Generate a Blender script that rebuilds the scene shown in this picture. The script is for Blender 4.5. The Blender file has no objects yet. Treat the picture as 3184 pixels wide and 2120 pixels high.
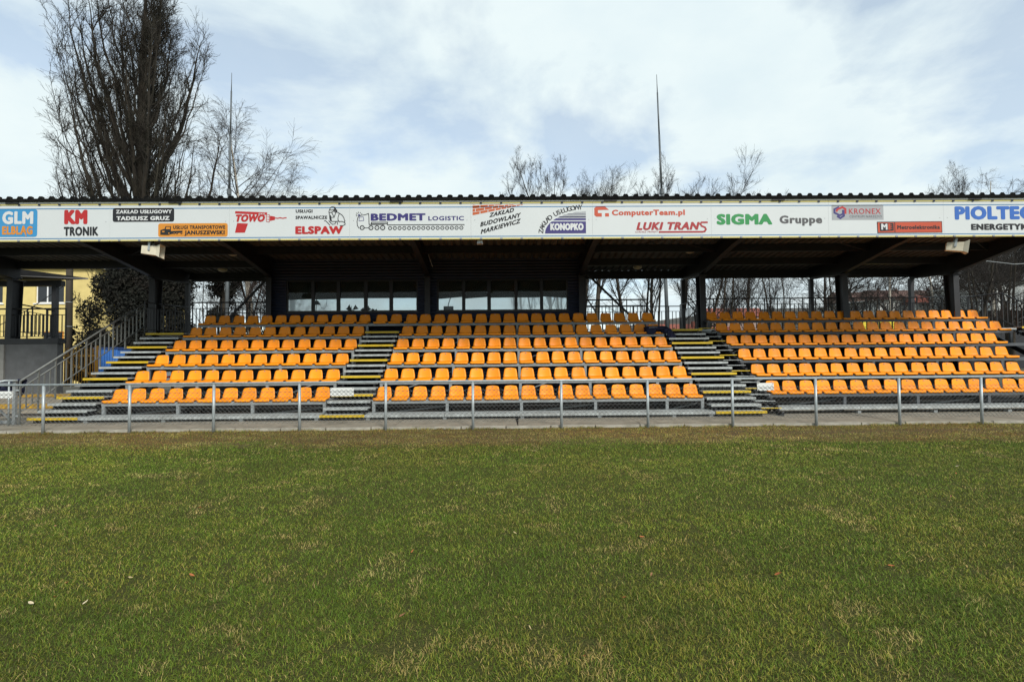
import bpy, math, random
import numpy as np
from mathutils import Vector, Matrix

# ------------------------------------------------------------------ camera
scene = bpy.context.scene
coll = scene.collection
CAM = Vector((0.0, 0.0, 1.65))
YAW, PITCH, ROLL = math.radians(0.73), math.radians(1.54), math.radians(-0.475)
cam_data = bpy.data.cameras.new('camera')
cam_data.sensor_width = 36.0
cam_data.lens = 17.58
cam_data.clip_start = 0.05
cam_data.clip_end = 4000
cam = bpy.data.objects.new('camera', cam_data)
coll.objects.link(cam)
R3 = (Matrix.Rotation(-YAW, 3, 'Z') @ Matrix.Rotation(math.pi / 2 + PITCH, 3, 'X') @ Matrix.Rotation(ROLL, 3, 'Z'))
cam.matrix_world = Matrix.Translation(CAM) @ R3.to_4x4()
scene.camera = cam

# ------------------------------------------------------------------ sky, sun, exposure
SUN_EL, SUN_AZ = math.radians(36), math.radians(152)       # azimuth measured from +Y towards +X
world = bpy.data.worlds.new('World')
scene.world = world
world.use_nodes = True
wt = world.node_tree
wt.nodes.clear()
def wn(kind, **kw):
    n = wt.nodes.new(kind)
    for k, v in kw.items():
        setattr(n, k, v)
    return n
w_out = wn('ShaderNodeOutputWorld')
w_bg = wn('ShaderNodeBackground')
w_bg.inputs['Strength'].default_value = 0.15
w_sky = wn('ShaderNodeTexSky', sky_type='NISHITA', sun_disc=False)
w_sky.sun_elevation = SUN_EL
w_sky.sun_rotation = SUN_AZ
w_sky.air_density = 1.0
w_sky.ozone_density = 1.0
w_sky.dust_density = 0.2
w_tc = wn('ShaderNodeTexCoord')
w_sep = wn('ShaderNodeSeparateXYZ')
w_add = wn('ShaderNodeMath', operation='ADD'); w_add.inputs[1].default_value = 0.22
w_max = wn('ShaderNodeMath', operation='MAXIMUM'); w_max.inputs[1].default_value = 0.05
w_dx = wn('ShaderNodeMath', operation='DIVIDE')
w_dy = wn('ShaderNodeMath', operation='DIVIDE')
w_cmb = wn('ShaderNodeCombineXYZ')
w_cmb.inputs[2].default_value = 19.5
L = wt.links.new
L(w_tc.outputs['Generated'], w_sep.inputs[0])
L(w_sep.outputs[2], w_max.inputs[0]); L(w_max.outputs[0], w_add.inputs[0])
L(w_sep.outputs[0], w_dx.inputs[0]); L(w_add.outputs[0], w_dx.inputs[1])
L(w_sep.outputs[1], w_dy.inputs[0]); L(w_add.outputs[0], w_dy.inputs[1])
w_sh = wn('ShaderNodeMath', operation='ADD'); w_sh.inputs[1].default_value = -0.33
L(w_dx.outputs[0], w_sh.inputs[0]); L(w_sh.outputs[0], w_cmb.inputs[0]); L(w_dy.outputs[0], w_cmb.inputs[1])
w_n1 = wn('ShaderNodeTexNoise'); w_n1.inputs['Scale'].default_value = 1.7; w_n1.inputs['Detail'].default_value = 9; w_n1.inputs['Roughness'].default_value = 0.56
w_n1.inputs['Distortion'].default_value = 0.25
w_n2 = wn('ShaderNodeTexNoise'); w_n2.inputs['Scale'].default_value = 3.0; w_n2.inputs['Detail'].default_value = 7; w_n2.inputs['Roughness'].default_value = 0.55
L(w_cmb.outputs[0], w_n1.inputs['Vector']); L(w_cmb.outputs[0], w_n2.inputs['Vector'])
w_r1 = wn('ShaderNodeValToRGB')
w_r1.color_ramp.elements[0].position = 0.37; w_r1.color_ramp.elements[0].color = (0.52, 0.52, 0.52, 1)
w_r1.color_ramp.elements[1].position = 0.51; w_r1.color_ramp.elements[1].color = (1, 1, 1, 1)
L(w_n1.outputs['Fac'], w_r1.inputs[0])
w_r2 = wn('ShaderNodeValToRGB')
w_r2.color_ramp.elements[0].position = 0.36; w_r2.color_ramp.elements[0].color = (0.63, 0.73, 0.765, 1)
w_r2.color_ramp.elements[1].position = 0.62; w_r2.color_ramp.elements[1].color = (0.70, 0.785, 0.795, 1)
L(w_n2.outputs['Fac'], w_r2.inputs[0])
w_sc = wn('ShaderNodeVectorMath', operation='SCALE'); w_sc.inputs['Scale'].default_value = 6.67
L(w_r2.outputs[0], w_sc.inputs[0])
w_mix = wn('ShaderNodeMix', data_type='RGBA')
L(w_r1.outputs[0], w_mix.inputs[0]); L(w_sky.outputs[0], w_mix.inputs[6]); L(w_sc.outputs[0], w_mix.inputs[7])
L(w_mix.outputs[2], w_bg.inputs['Color']); L(w_bg.outputs[0], w_out.inputs[0])

sun_dir = Vector((math.sin(SUN_AZ) * math.cos(SUN_EL), math.cos(SUN_AZ) * math.cos(SUN_EL), math.sin(SUN_EL)))
sun_data = bpy.data.lights.new('sun', 'SUN')
sun_data.energy = 2.8
sun_data.angle = math.radians(16)
sun_data.color = (1.0, 0.95, 0.87)
sun = bpy.data.objects.new('sun', sun_data)
coll.objects.link(sun)
sun.rotation_euler = sun_dir.to_track_quat('Z', 'Y').to_euler()
sun.location = (10, -20, 30)

scene.view_settings.view_transform = 'Standard'
scene.view_settings.look = 'None'
scene.view_settings.exposure = 0.30
scene.view_settings.gamma = 1.0
scene.view_settings.use_curve_mapping = False
scene.render.engine = 'CYCLES'
scene.cycles.max_bounces = 6
scene.cycles.diffuse_bounces = 3
scene.cycles.transparent_max_bounces = 8
scene.cycles.use_denoising = True
scene.cycles.adaptive_threshold = 0.006
scene.cycles.denoising_prefilter = 'NONE'

random.seed(5)
rng = np.random.default_rng(11)

# ------------------------------------------------------------------ materials
MATS = {}
def pmat(name, col, rough=0.6, metal=0.0, var=0.12, scale=6.0, bump=0.0, bscale=None, spec=0.4, objrand=0.0, dirt=None, dirt_amt=0.35, dirt_scale=1.7, stretch=None):
    """A principled material with noise in its colour, optional fine relief, optional blotches of dirt, optional change from object to object."""
    m = bpy.data.materials.new(name)
    m.use_nodes = True
    nt = m.node_tree
    nt.nodes.clear()
    N = nt.nodes.new
    out = N('ShaderNodeOutputMaterial'); b = N('ShaderNodeBsdfPrincipled')
    nt.links.new(b.outputs[0], out.inputs[0])
    b.inputs['Roughness'].default_value = rough
    b.inputs['Metallic'].default_value = metal
    b.inputs['Specular IOR Level'].default_value = spec
    tc = N('ShaderNodeTexCoord')
    vec = tc.outputs['Object']
    if stretch:
        mp = N('ShaderNodeMapping'); mp.inputs['Scale'].default_value = stretch
        nt.links.new(vec, mp.inputs['Vector']); vec = mp.outputs[0]
    no = N('ShaderNodeTexNoise'); no.inputs['Scale'].default_value = scale; no.inputs['Detail'].default_value = 6
    nt.links.new(vec, no.inputs['Vector'])
    mx = N('ShaderNodeMix'); mx.data_type = 'RGBA'
    mx.inputs[6].default_value = tuple(c * (1 - var) for c in col) + (1,)
    mx.inputs[7].default_value = tuple(min(1, c * (1 + var)) for c in col) + (1,)
    rp = N('ShaderNodeValToRGB'); rp.color_ramp.elements[0].position = 0.32; rp.color_ramp.elements[1].position = 0.68
    nt.links.new(no.outputs['Fac'], rp.inputs[0]); nt.links.new(rp.outputs[0], mx.inputs[0])
    c = mx.outputs[2]
    if dirt:
        dn = N('ShaderNodeTexNoise'); dn.inputs['Scale'].default_value = dirt_scale; dn.inputs['Detail'].default_value = 8; dn.inputs['Roughness'].default_value = 0.65
        nt.links.new(vec, dn.inputs['Vector'])
        dr = N('ShaderNodeValToRGB'); dr.color_ramp.elements[0].position = 0.48; dr.color_ramp.elements[1].position = 0.72
        dr.color_ramp.elements[1].color = (dirt_amt,) * 3 + (1,)
        nt.links.new(dn.outputs['Fac'], dr.inputs[0])
        dm = N('ShaderNodeMix'); dm.data_type = 'RGBA'; dm.inputs[7].default_value = tuple(dirt) + (1,)
        nt.links.new(dr.outputs[0], dm.inputs[0]); nt.links.new(c, dm.inputs[6]); c = dm.outputs[2]
    if objrand:
        oi = N('ShaderNodeObjectInfo'); hs = N('ShaderNodeHueSaturation')
        mr = N('ShaderNodeMapRange'); mr.inputs[3].default_value = 1 - objrand; mr.inputs[4].default_value = 1 + objrand
        nt.links.new(oi.outputs['Random'], mr.inputs[0]); nt.links.new(mr.outputs[0], hs.inputs['Value'])
        nt.links.new(c, hs.inputs['Color']); c = hs.outputs[0]
    nt.links.new(c, b.inputs['Base Color'])
    if bump:
        bn = N('ShaderNodeTexNoise'); bn.inputs['Scale'].default_value = bscale or scale * 6; bn.inputs['Detail'].default_value = 5
        nt.links.new(vec, bn.inputs['Vector'])
        bu = N('ShaderNodeBump'); bu.inputs['Strength'].default_value = bump; bu.inputs['Distance'].default_value = 0.02
        nt.links.new(bn.outputs['Fac'], bu.inputs['Height']); nt.links.new(bu.outputs[0], b.inputs['Normal'])
    MATS[name] = m
    return m

M_GALV = pmat('galvanised_steel', (0.24, 0.26, 0.265), 0.55, 0.1, 0.16, 9, 0.05, 60, dirt=(0.2, 0.19, 0.17), dirt_amt=0.3)
M_GALVR = pmat('galvanised_tube', (0.36, 0.40, 0.41), 0.42, 0.3, 0.12, 14, dirt=(0.22, 0.2, 0.18), dirt_amt=0.25, dirt_scale=4)
M_HAND = pmat('handrail_steel', (0.15, 0.158, 0.15), 0.5, 0.2, 0.15, 10, dirt=(0.1, 0.1, 0.09), dirt_amt=0.3)
M_SLATE = pmat('slate_grey_paint', (0.085, 0.092, 0.10), 0.5, 0, 0.12, 8, dirt=(0.05, 0.05, 0.05), dirt_amt=0.3)
M_TREAD = pmat('tread_steel', (0.37, 0.395, 0.39), 0.6, 0.1, 0.2, 10, 0.15, 90, dirt=(0.14, 0.13, 0.11), dirt_amt=0.5, dirt_scale=3)
M_YEL = pmat('yellow_paint', (0.58, 0.40, 0.02), 0.5, 0, 0.12, 10, dirt=(0.25, 0.2, 0.07), dirt_amt=0.45, dirt_scale=5)
M_SEAT = pmat('orange_plastic', (0.88, 0.285, 0.006), 0.42, 0, 0.05, 5, 0.02, 140, spec=0.28, objrand=0.12, dirt=(0.55, 0.24, 0.05), dirt_amt=0.45, dirt_scale=6)
M_PLATE = pmat('number_plate_grey', (0.30, 0.30, 0.32), 0.4, 0.3, 0.1, 40)
M_DARK = pmat('dark_painted_steel', (0.018, 0.019, 0.022), 0.5, 0, 0.2, 5, 0.03, 40)
M_DARKR = pmat('dark_railing_paint', (0.022, 0.023, 0.025), 0.45, 0, 0.2, 8)
M_SHEET = pmat('roof_sheet', (0.10, 0.097, 0.088), 0.55, 0, 0.2, 3, dirt=(0.03, 0.028, 0.024), dirt_amt=0.5)
M_EDGE = pmat('roof_edge_dark', (0.007, 0.007, 0.007), 0.9, 0, 0.3, 8, spec=0.08, dirt=(0.02, 0.022, 0.015), dirt_amt=0.35, dirt_scale=5)
M_FLASH = pmat('white_flashing', (0.60, 0.62, 0.60), 0.5, 0, 0.08, 4, dirt=(0.3, 0.3, 0.27), dirt_amt=0.4, dirt_scale=2.5)
M_PANEL = pmat('banner_white', (0.56, 0.59, 0.595), 0.5, 0, 0.015, 2)
M_NAVY = None
M_CONC = pmat('concrete', (0.29, 0.255, 0.20), 0.85, 0, 0.2, 5, 0.25, 70, dirt=(0.12, 0.11, 0.09), dirt_amt=0.55, dirt_scale=1.3)
M_KERB = pmat('kerb_concrete', (0.33, 0.31, 0.26), 0.85, 0, 0.18, 8, 0.3, 60, dirt=(0.12, 0.12, 0.08), dirt_amt=0.5, dirt_scale=3)
M_WALLC = pmat('grey_render', (0.10, 0.105, 0.11), 0.9, 0, 0.12, 4, 0.25, 80, dirt=(0.07, 0.07, 0.07), dirt_amt=0.4)
M_BASE = pmat('dark_soil', (0.035, 0.030, 0.026), 0.95, 0, 0.3, 6, 0.3, 30)
M_BLACK = pmat('print_black', (0.012, 0.012, 0.014), 0.4, 0, 0.1, 3)

def cladding_mat(name, col, pitch=0.105, rough=0.5):
    m = pmat(name, col, rough, 0, 0.15, 2.5, dirt=tuple(c * 0.6 for c in col), dirt_amt=0.4)
    nt = m.node_tree
    b = [n for n in nt.nodes if n.type == 'BSDF_PRINCIPLED'][0]
    g = nt.nodes.new('ShaderNodeNewGeometry')
    wv = nt.nodes.new('ShaderNodeTexWave'); wv.wave_type = 'BANDS'; wv.bands_direction = 'Z'; wv.wave_profile = 'SIN'
    wv.inputs['Scale'].default_value = 0.314 / pitch
    bu = nt.nodes.new('ShaderNodeBump'); bu.inputs['Distance'].default_value = 0.03; bu.inputs['Strength'].default_value = 0.8
    nt.links.new(g.outputs['Position'], wv.inputs['Vector']); nt.links.new(wv.outputs['Fac'], bu.inputs['Height']); nt.links.new(bu.outputs[0], b.inputs['Normal'])
    return m
M_NAVY = cladding_mat('navy_cladding', (0.016, 0.022, 0.046))

def glass_mat(name, refl=0.14, tint=(0.9, 0.95, 0.95), rough=0.02):
    m = bpy.data.materials.new(name); m.use_nodes = True
    nt = m.node_tree; nt.nodes.clear()
    o = nt.nodes.new('ShaderNodeOutputMaterial'); mx = nt.nodes.new('ShaderNodeMixShader')
    t = nt.nodes.new('ShaderNodeBsdfTransparent'); g = nt.nodes.new('ShaderNodeBsdfGlossy')
    t.inputs[0].default_value = tint + (1,); g.inputs['Roughness'].default_value = rough
    no = nt.nodes.new('ShaderNodeTexNoise'); no.inputs['Scale'].default_value = 1.5
    bu = nt.nodes.new('ShaderNodeBump'); bu.inputs['Strength'].default_value = 0.02
    nt.links.new(no.outputs['Fac'], bu.inputs['Height']); nt.links.new(bu.outputs[0], g.inputs['Normal'])
    mx.inputs[0].default_value = refl
    nt.links.new(t.outputs[0], mx.inputs[1]); nt.links.new(g.outputs[0], mx.inputs[2]); nt.links.new(mx.outputs[0], o.inputs[0])
    return m
M_GLASS = glass_mat('window_glass', 0.012)
def dark_glass(name):
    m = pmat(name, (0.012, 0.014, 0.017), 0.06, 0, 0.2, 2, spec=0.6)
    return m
M_DGLASS = dark_glass('dark_window_glass')

# ------------------------------------------------------------------ helpers
def np_mesh(name, V, quads=None, tris=None, smooth=False):
    me = bpy.data.meshes.new(name)
    V = np.asarray(V, dtype=np.float32).reshape(-1, 3)
    q = np.zeros((0, 4), np.int32) if quads is None or len(quads) == 0 else np.asarray(quads, np.int32)
    t = np.zeros((0, 3), np.int32) if tris is None or len(tris) == 0 else np.asarray(tris, np.int32)
    me.vertices.add(len(V)); me.vertices.foreach_set('co', V.ravel())
    nl = q.size + t.size
    me.loops.add(nl); me.loops.foreach_set('vertex_index', np.concatenate([q.ravel(), t.ravel()]))
    me.polygons.add(len(q) + len(t))
    st = np.concatenate([np.arange(len(q)) * 4, q.size + np.arange(len(t)) * 3]).astype(np.int32)
    me.polygons.foreach_set('loop_start', st)
    me.polygons.foreach_set('use_smooth', np.full(len(q) + len(t), bool(smooth)))
    me.update(calc_edges=True)
    return me

class MB:
    """Collects boxes, bars, tubes and polygons into one mesh."""
    def __init__(self):
        self.v = []; self.f = []
    def poly(self, pts):
        i = len(self.v); self.v += [tuple(p) for p in pts]; self.f.append(tuple(range(i, i + len(pts))))
        return self
    def hexa(self, p):
        i = len(self.v); self.v += [tuple(x) for x in p]
        for f in ((0, 3, 2, 1), (4, 5, 6, 7), (0, 1, 5, 4), (1, 2, 6, 5), (2, 3, 7, 6), (3, 0, 4, 7)):
            self.f.append(tuple(i + k for k in f))
        return self
    def box(self, x0, x1, y0, y1, z0, z1):
        return self.hexa(((x0, y0, z0), (x1, y0, z0), (x1, y1, z0), (x0, y1, z0), (x0, y0, z1), (x1, y0, z1), (x1, y1, z1), (x0, y1, z1)))
    def bar(self, a, b, w, h=None):
        """A square-section bar between two points."""
        h = h or w
        a = Vector(a); b = Vector(b); d = (b - a).normalized()
        up = Vector((0, 0, 1)) if abs(d.z) < 0.95 else Vector((0, 1, 0))
        s = d.cross(up).normalized() * w / 2; t = s.cross(d).normalized() * h / 2
        return self.hexa([a - s - t, a + s - t, a + s + t, a - s + t, b - s - t, b + s - t, b + s + t, b - s + t])
    def tube(self, pts, r, n=8, caps=True):
        pts = [Vector(p) for p in pts]
        rs = r if isinstance(r, (list, tuple)) else [r] * len(pts)
        i0 = len(self.v)
        prev = None
        for k, p in enumerate(pts):
            d = (pts[min(k + 1, len(pts) - 1)] - pts[max(k - 1, 0)]).normalized()
            ref = Vector((0, 0, 1)) if abs(d.z) < 0.9 else Vector((0, 1, 0))
            if prev is None:
                u = d.cross(ref).normalized()
            else:
                u = (prev - d * prev.dot(d)).normalized()
            prev = u
            w = d.cross(u)
            for j in range(n):
                a = 2 * math.pi * j / n
                self.v.append(tuple(p + (u * math.cos(a) + w * math.sin(a)) * rs[k]))
        for k in range(len(pts) - 1):
            for j in range(n):
                a = i0 + k * n + j; b = i0 + k * n + (j + 1) % n
                self.f.append((a, b, b + n, a + n))
        if caps:
            self.f.append(tuple(i0 + j for j in reversed(range(n))))
            self.f.append(tuple(i0 + (len(pts) - 1) * n + j for j in range(n)))
        return self
    def prism(self, pts, d):
        """Extrude a polygon (list of 3-D points) along d."""
        n = len(pts); i = len(self.v); d = Vector(d)
        self.v += [tuple(p) for p in pts] + [tuple(Vector(p) + d) for p in pts]
        self.f.append(tuple(reversed(range(i, i + n)))); self.f.append(tuple(range(i + n, i + 2 * n)))
        for k in range(n):
            self.f.append((i + k, i + (k + 1) % n, i + n + (k + 1) % n, i + n + k))
        return self
    def mesh(self, name, smooth=False):
        me = bpy.data.meshes.new(name); me.from_pydata(self.v, [], self.f)
        if smooth:
            me.polygons.foreach_set('use_smooth', [True] * len(me.polygons))
        me.update()
        return me

def tag(o, label=None, cat=None, group=None, kind=None):
    if label: o['label'] = label
    if cat: o['category'] = cat
    if group: o['group'] = group
    if kind: o['kind'] = kind
    return o

def link(name, me, mat=None, parent=None, loc=None, scale=None, local=False):
    """Links a mesh. Parts given in world coordinates keep them below their parent."""
    o = bpy.data.objects.new(name, me); coll.objects.link(o)
    if mat is not None and me is not None and not me.materials:
        me.materials.append(mat)
    if parent is not None:
        o.parent = parent
        if not local:
            pl = parent.location if parent.parent is None else parent.location + parent.parent.location
            if parent.parent is not None and parent.matrix_parent_inverse != Matrix.Identity(4):
                pl = parent.location
            o.matrix_parent_inverse = Matrix.Translation(-pl)
    if loc is not None: o.location = loc
    if scale is not None: o.scale = scale
    return o

def thing(name, loc, label, cat, group=None):
    e = bpy.data.objects.new(name, None); coll.objects.link(e); e.location = loc
    e.empty_display_size = 0.2
    return tag(e, label, cat, group)

def part(name, mb, mat, parent, smooth=False):
    return link(name, mb.mesh(name, smooth), mat, parent)

UNIT = MB().box(-.5, .5, -.5, .5, -.5, .5).mesh('unit_bar')
def unit_for(mat, cache={}):
    if mat.name not in cache:
        m = UNIT.copy(); m.materials.append(mat); cache[mat.name] = m
    return cache[mat.name]
def bar_part(name, mat, parent, c, s):
    """A plain bar that shares its mesh with all bars of its material: centre c, size s."""
    return link(name, unit_for(mat), None, parent, loc=c, scale=s)

def at(x, y, Y):
    """World point at depth plane Y seen at (x, y) of a 2355-wide frame; used to take sizes off the photograph."""
    d = R3 @ Vector(((x - 1177.5) / 1150.0, -(y - 784) / 1150.0, -1.0))
    t = Y / d.y
    return CAM + d * t

def lattice(x, y, s, seed):
    r = np.random.default_rng(seed); G = r.random((256, 256))
    x = np.asarray(x) / s + 100.0; y = np.asarray(y) / s + 100.0
    xi = np.floor(x).astype(int); yi = np.floor(y).astype(int); fx = x - xi; fy = y - yi
    fx = fx * fx * (3 - 2 * fx); fy = fy * fy * (3 - 2 * fy)
    g = lambda a, b: G[a % 256, b % 256]
    return (g(xi, yi) * (1 - fx) + g(xi + 1, yi) * fx) * (1 - fy) + (g(xi, yi + 1) * (1 - fx) + g(xi + 1, yi + 1) * fx) * fy

ORD = ['first', 'second', 'third', 'fourth', 'fifth', 'sixth', 'seventh', 'eighth', 'ninth', 'tenth', 'eleventh', 'twelfth', 'thirteenth', 'fourteenth', 'fifteenth', 'sixteenth', 'seventeenth', 'eighteenth', 'nineteenth', 'twentieth', 'twenty-first', 'twenty-second']

# letters for the banners, made once from Blender's built-in font before the scene fills up
WORDS = [('GLM', 0), ('ELBLĄG', 0), ('KM', 0), ('TRONIK', 0), ('ZAKŁAD USŁUGOWY', 0), ('TADEUSZ GRUZ', 0), ('USŁUGI TRANSPORTOWE', 0), ('JANUSZEWSKI', 0), ('TOWO', .25), ('P.H.U.', .2), ('USŁUGI', 0),
         ('SPAWALNICZE', 0), ('ELSPAW', 0), ('BEDMET', 0), ('LOGISTIC', 0), ('ZAKŁAD', .22), ('BUDOWLANY', .22), ('MARKIEWICZ', .22), ('KONOPKO', 0), ('ComputerTeam.pl', 0), ('LUKI TRAN', .25), ('ŁUKASZ FRINDT', .2),
         ('SIGMA', 0), ('Gruppe', 0), ('KRONEX', 0), ('CENTRUM NARZĘDZI', 0), ('M', 0), ('E', 0), ('Metroelektronika', 0), ('PIOLTEC', 0), ('ENERGETYK', 0), ('H', 0)] + [(c, 0) for c in 'ZAKŁDUSGOWY']
LETTERS = {}
_tmp = []
for _s, _sh in WORDS:
    _c = bpy.data.curves.new('letters', 'FONT'); _c.body = _s; _c.size = 1.0; _c.shear = _sh; _c.resolution_u = 3; _c.space_character = 1.12
    _o = bpy.data.objects.new('letters', _c); coll.objects.link(_o); _tmp.append(((_s, float(_sh)), _o, _c))
_dg = bpy.context.evaluated_depsgraph_get()
for _k, _o, _c in _tmp:
    LETTERS[_k] = bpy.data.meshes.new_from_object(_o.evaluated_get(_dg))
for _k, _o, _c in _tmp:
    bpy.data.objects.remove(_o); bpy.data.curves.remove(_c)
_co = np.zeros(len(LETTERS[('H', 0.0)].vertices) * 3, np.float32); LETTERS[('H', 0.0)].vertices.foreach_get('co', _co)
CAP_H = float(_co.reshape(-1, 3)[:, 1].max())

# ------------------------------------------------------------------ ground
def lawn_material():
    m = bpy.data.materials.new('lawn_ground'); m.use_nodes = True
    nt = m.node_tree; nt.nodes.clear(); N = nt.nodes.new; K = nt.links.new
    o = N('ShaderNodeOutputMaterial'); b = N('ShaderNodeBsdfPrincipled'); K(b.outputs[0], o.inputs[0])
    b.inputs['Roughness'].default_value = 0.95; b.inputs['Specular IOR Level'].default_value = 0.1
    g = N('ShaderNodeNewGeometry')
    def noise(s, d=6):
        n = N('ShaderNodeTexNoise'); n.inputs['Scale'].default_value = s; n.inputs['Detail'].default_value = d; K(g.outputs['Position'], n.inputs['Vector']); return n.outputs['Fac']
    def ramp(f, p0, p1, c0, c1):
        r = N('ShaderNodeValToRGB'); r.color_ramp.elements[0].position = p0; r.color_ramp.elements[1].position = p1
        r.color_ramp.elements[0].color = c0 + (1,); r.color_ramp.elements[1].color = c1 + (1,); K(f, r.inputs[0]); return r.outputs[0]
    def mix(f, a, c):
        x = N('ShaderNodeMix'); x.data_type = 'RGBA'; K(f, x.inputs[0]); K(a, x.inputs[6]); K(c, x.inputs[7]); return x.outputs[2]
    green = ramp(noise(90), 0.36, 0.66, (0.022, 0.024, 0.008), (0.09, 0.09, 0.024))
    brown = ramp(noise(60), 0.36, 0.66, (0.045, 0.032, 0.020), (0.16, 0.115, 0.055))
    sp = N('ShaderNodeSeparateXYZ'); K(g.outputs['Position'], sp.inputs[0])
    ad = N('ShaderNodeMath'); ad.operation = 'MULTIPLY_ADD'; K(noise(1.3), ad.inputs[0]); ad.inputs[1].default_value = 1.2; K(sp.outputs[1], ad.inputs[2])
    mr = N('ShaderNodeMapRange'); mr.inputs[1].default_value = 9.5; mr.inputs[2].default_value = 10.2; K(ad.outputs[0], mr.inputs[0])
    c = mix(mr.outputs[0], green, brown)
    K(c, b.inputs['Base Color'])
    bu = N('ShaderNodeBump'); bu.inputs['Strength'].default_value = 0.6; bu.inputs['Distance'].default_value = 0.03
    K(noise(60, 4), bu.inputs['Height']); K(bu.outputs[0], b.inputs['Normal'])
    return m
M_LAWN = lawn_material()
M_FIELD = pmat('rough_ground', (0.07, 0.065, 0.035), 0.95, 0, 0.4, 0.8, 0.3, 5)

g = link('ground', MB().poly([(-1500, -1500, -0.03), (1500, -1500, -0.03), (1500, 1500, -0.03), (-1500, 1500, -0.03)]).mesh('ground'), M_FIELD); tag(g, kind='structure')
g = link('lawn', MB().poly([(-60, -40, 0), (60, -40, 0), (60, 11.2, 0), (-60, 11.2, 0)]).mesh('lawn'), M_LAWN); tag(g, kind='structure')

# walkway of concrete slabs in front of the stand, with its kerb
walk = bpy.data.objects.new('walkway', MB().poly([(-40, 11.2, 0.02), (40, 11.2, 0.02), (40, 14.2, 0.02), (-40, 14.2, 0.02)]).mesh('walkway')); coll.objects.link(walk)
walk.data.materials.append(M_BASE); tag(walk, kind='structure')
xs = -23.0
k = 0
while xs < 24:
    w = 2.9 + 0.25 * math.sin(k * 2.3)
    s = 0.10 * math.sin(k * 1.7)
    mb = MB().hexa([(xs + .008, 11.275, .0), (xs + w - .008, 11.275, .0), (xs + w - .008 + s, 14.1, .0), (xs + .008 + s, 14.1, .0),
                    (xs + .008, 11.275, .050 + .004 * (k % 2)), (xs + w - .008, 11.275, .050 + .004 * (k % 2)), (xs + w - .008 + s, 14.1, .052), (xs + .008 + s, 14.1, .052)])
    part('paving_slab', mb, M_CONC, walk)
    xs += w; k += 1
kerb = thing('concrete_kerb', (0, 11.23, 0), 'low concrete kerb between the grass and the paved walkway', 'kerb')
x = -16.0
k = 0
while x < 16:
    w = 0.98
    dz = 0.006 * math.sin(k * 3.1)
    mb = MB().hexa([(x + .006, 11.195, -.05), (x + w, 11.195, -.05), (x + w, 11.262, -.05), (x + .006, 11.262, -.05),
                    (x + .006, 11.197 + .003 * math.sin(k), .058 + dz), (x + w, 11.197, .058 + dz * .5), (x + w, 11.262, .060 + dz * .5), (x + .006, 11.262, .060 + dz)])
    part('kerb_stone', mb, M_KERB, kerb); x += 1.0; k += 1
g = link('stand_base', MB().poly([(-25, 14.2, 0.03), (25, 14.2, 0.03), (25, 26, 0.03), (-25, 26, 0.03)]).mesh('stand_base'), M_BASE); tag(g, kind='structure')

# ------------------------------------------------------------------ seating terrace
PITCH_Y, RISE = 0.8, 0.45
def lip(k, dy=0, dz=0):
    return 13.0 + PITCH_Y * k + dy, 0.50 + RISE * k + dz

def build_seat():
    nv = 9
    vs = np.linspace(-1, 1, nv)
    def shell(rows, off, name, close=True):
        V = []; n = len(rows)
        for (y, z, hw, cy, cz) in rows:
            for v in vs: V.append((hw * v, y + cy * v * v, z + cz * v * v))
        for (y, z, hw, cy, cz) in rows:
            for v in vs: V.append(((hw - .004) * v, y + cy * v * v + off[0], z + cz * v * v + off[1]))
        F = []; m = n * nv
        for i in range(n - 1):
            for j in range(nv - 1):
                a = i * nv + j
                F.append((a, a + 1, a + nv + 1, a + nv)); F.append((m + a, m + a + nv, m + a + nv + 1, m + a + 1))
        for j in range(nv - 1):
            F.append((j, m + j, m + j + 1, j + 1)); a = (n - 1) * nv + j
            F.append((a, a + 1, m + a + 1, m + a))
        for i in range(n - 1):
            a = i * nv; F.append((a, a + nv, m + a + nv, m + a)); a += nv - 1
            F.append((a, m + a, m + a + nv, a + nv))
        return np_mesh(name, V, F, smooth=True)
    pan = shell([(0.000, 0.004, .205, .004, .0), (0.000, 0.030, .207, .004, .002), (0.012, .042, .208, .0, .004), (.08, .044, .210, .0, .008), (.18, .032, .208, .0, .018),
                 (.27, .030, .202, .0, .024), (.325, .040, .198, -.01, .026), (.352, .065, .196, -.02, .02)], (0.004, -0.032), 'seat_pan')
    back = shell([(.353, .050, .198, -.036, .0), (.366, .078, .199, -.036, .0), (.376, .120, .195, -.034, .0), (.386, .175, .187, -.032, .0), (.396, .230, .178, -.03, .0),
                  (.404, .272, .169, -.027, .0), (.409, .296, .158, -.024, .0), (.412, .311, .140, -.02, -.002), (.414, .319, .112, -.014, -.004), (.416, .323, .07, -.006, -.004)], (0.016, 0.002), 'backrest')
    plate = MB().box(-.020, .020, .396, .408, .286, .304).mesh('number_plate')
    bolt = MB().tube([(0, .352, .052), (0, .362, .058)], .008, 6).mesh('bolt')
    return pan, back, plate, bolt
PAN, BACK, NPLATE, BOLT = build_seat()
PAN.materials.append(M_SEAT); BACK.materials.append(M_SEAT); NPLATE.materials.append(M_PLATE); BOLT.materials.append(M_PLATE)
ROWN = ['front row', 'second row', 'third row', 'fourth row', 'fifth row', 'top row']

def seat(x, y, z, label, group):
    e = thing('plastic_seat', (x, y, z), label, 'seat', group)
    a = random.gauss(0, 1) * 0.018
    e.rotation_euler = (random.gauss(0, .010), random.gauss(0, .006), a)
    link('seat_pan', PAN, None, e, local=True); link('backrest', BACK, None, e, local=True)
    p = link('number_plate', NPLATE, None, e, local=True)
    p.location = (random.uniform(-.006, .006), 0, random.uniform(-.004, .002))
    return e

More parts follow.
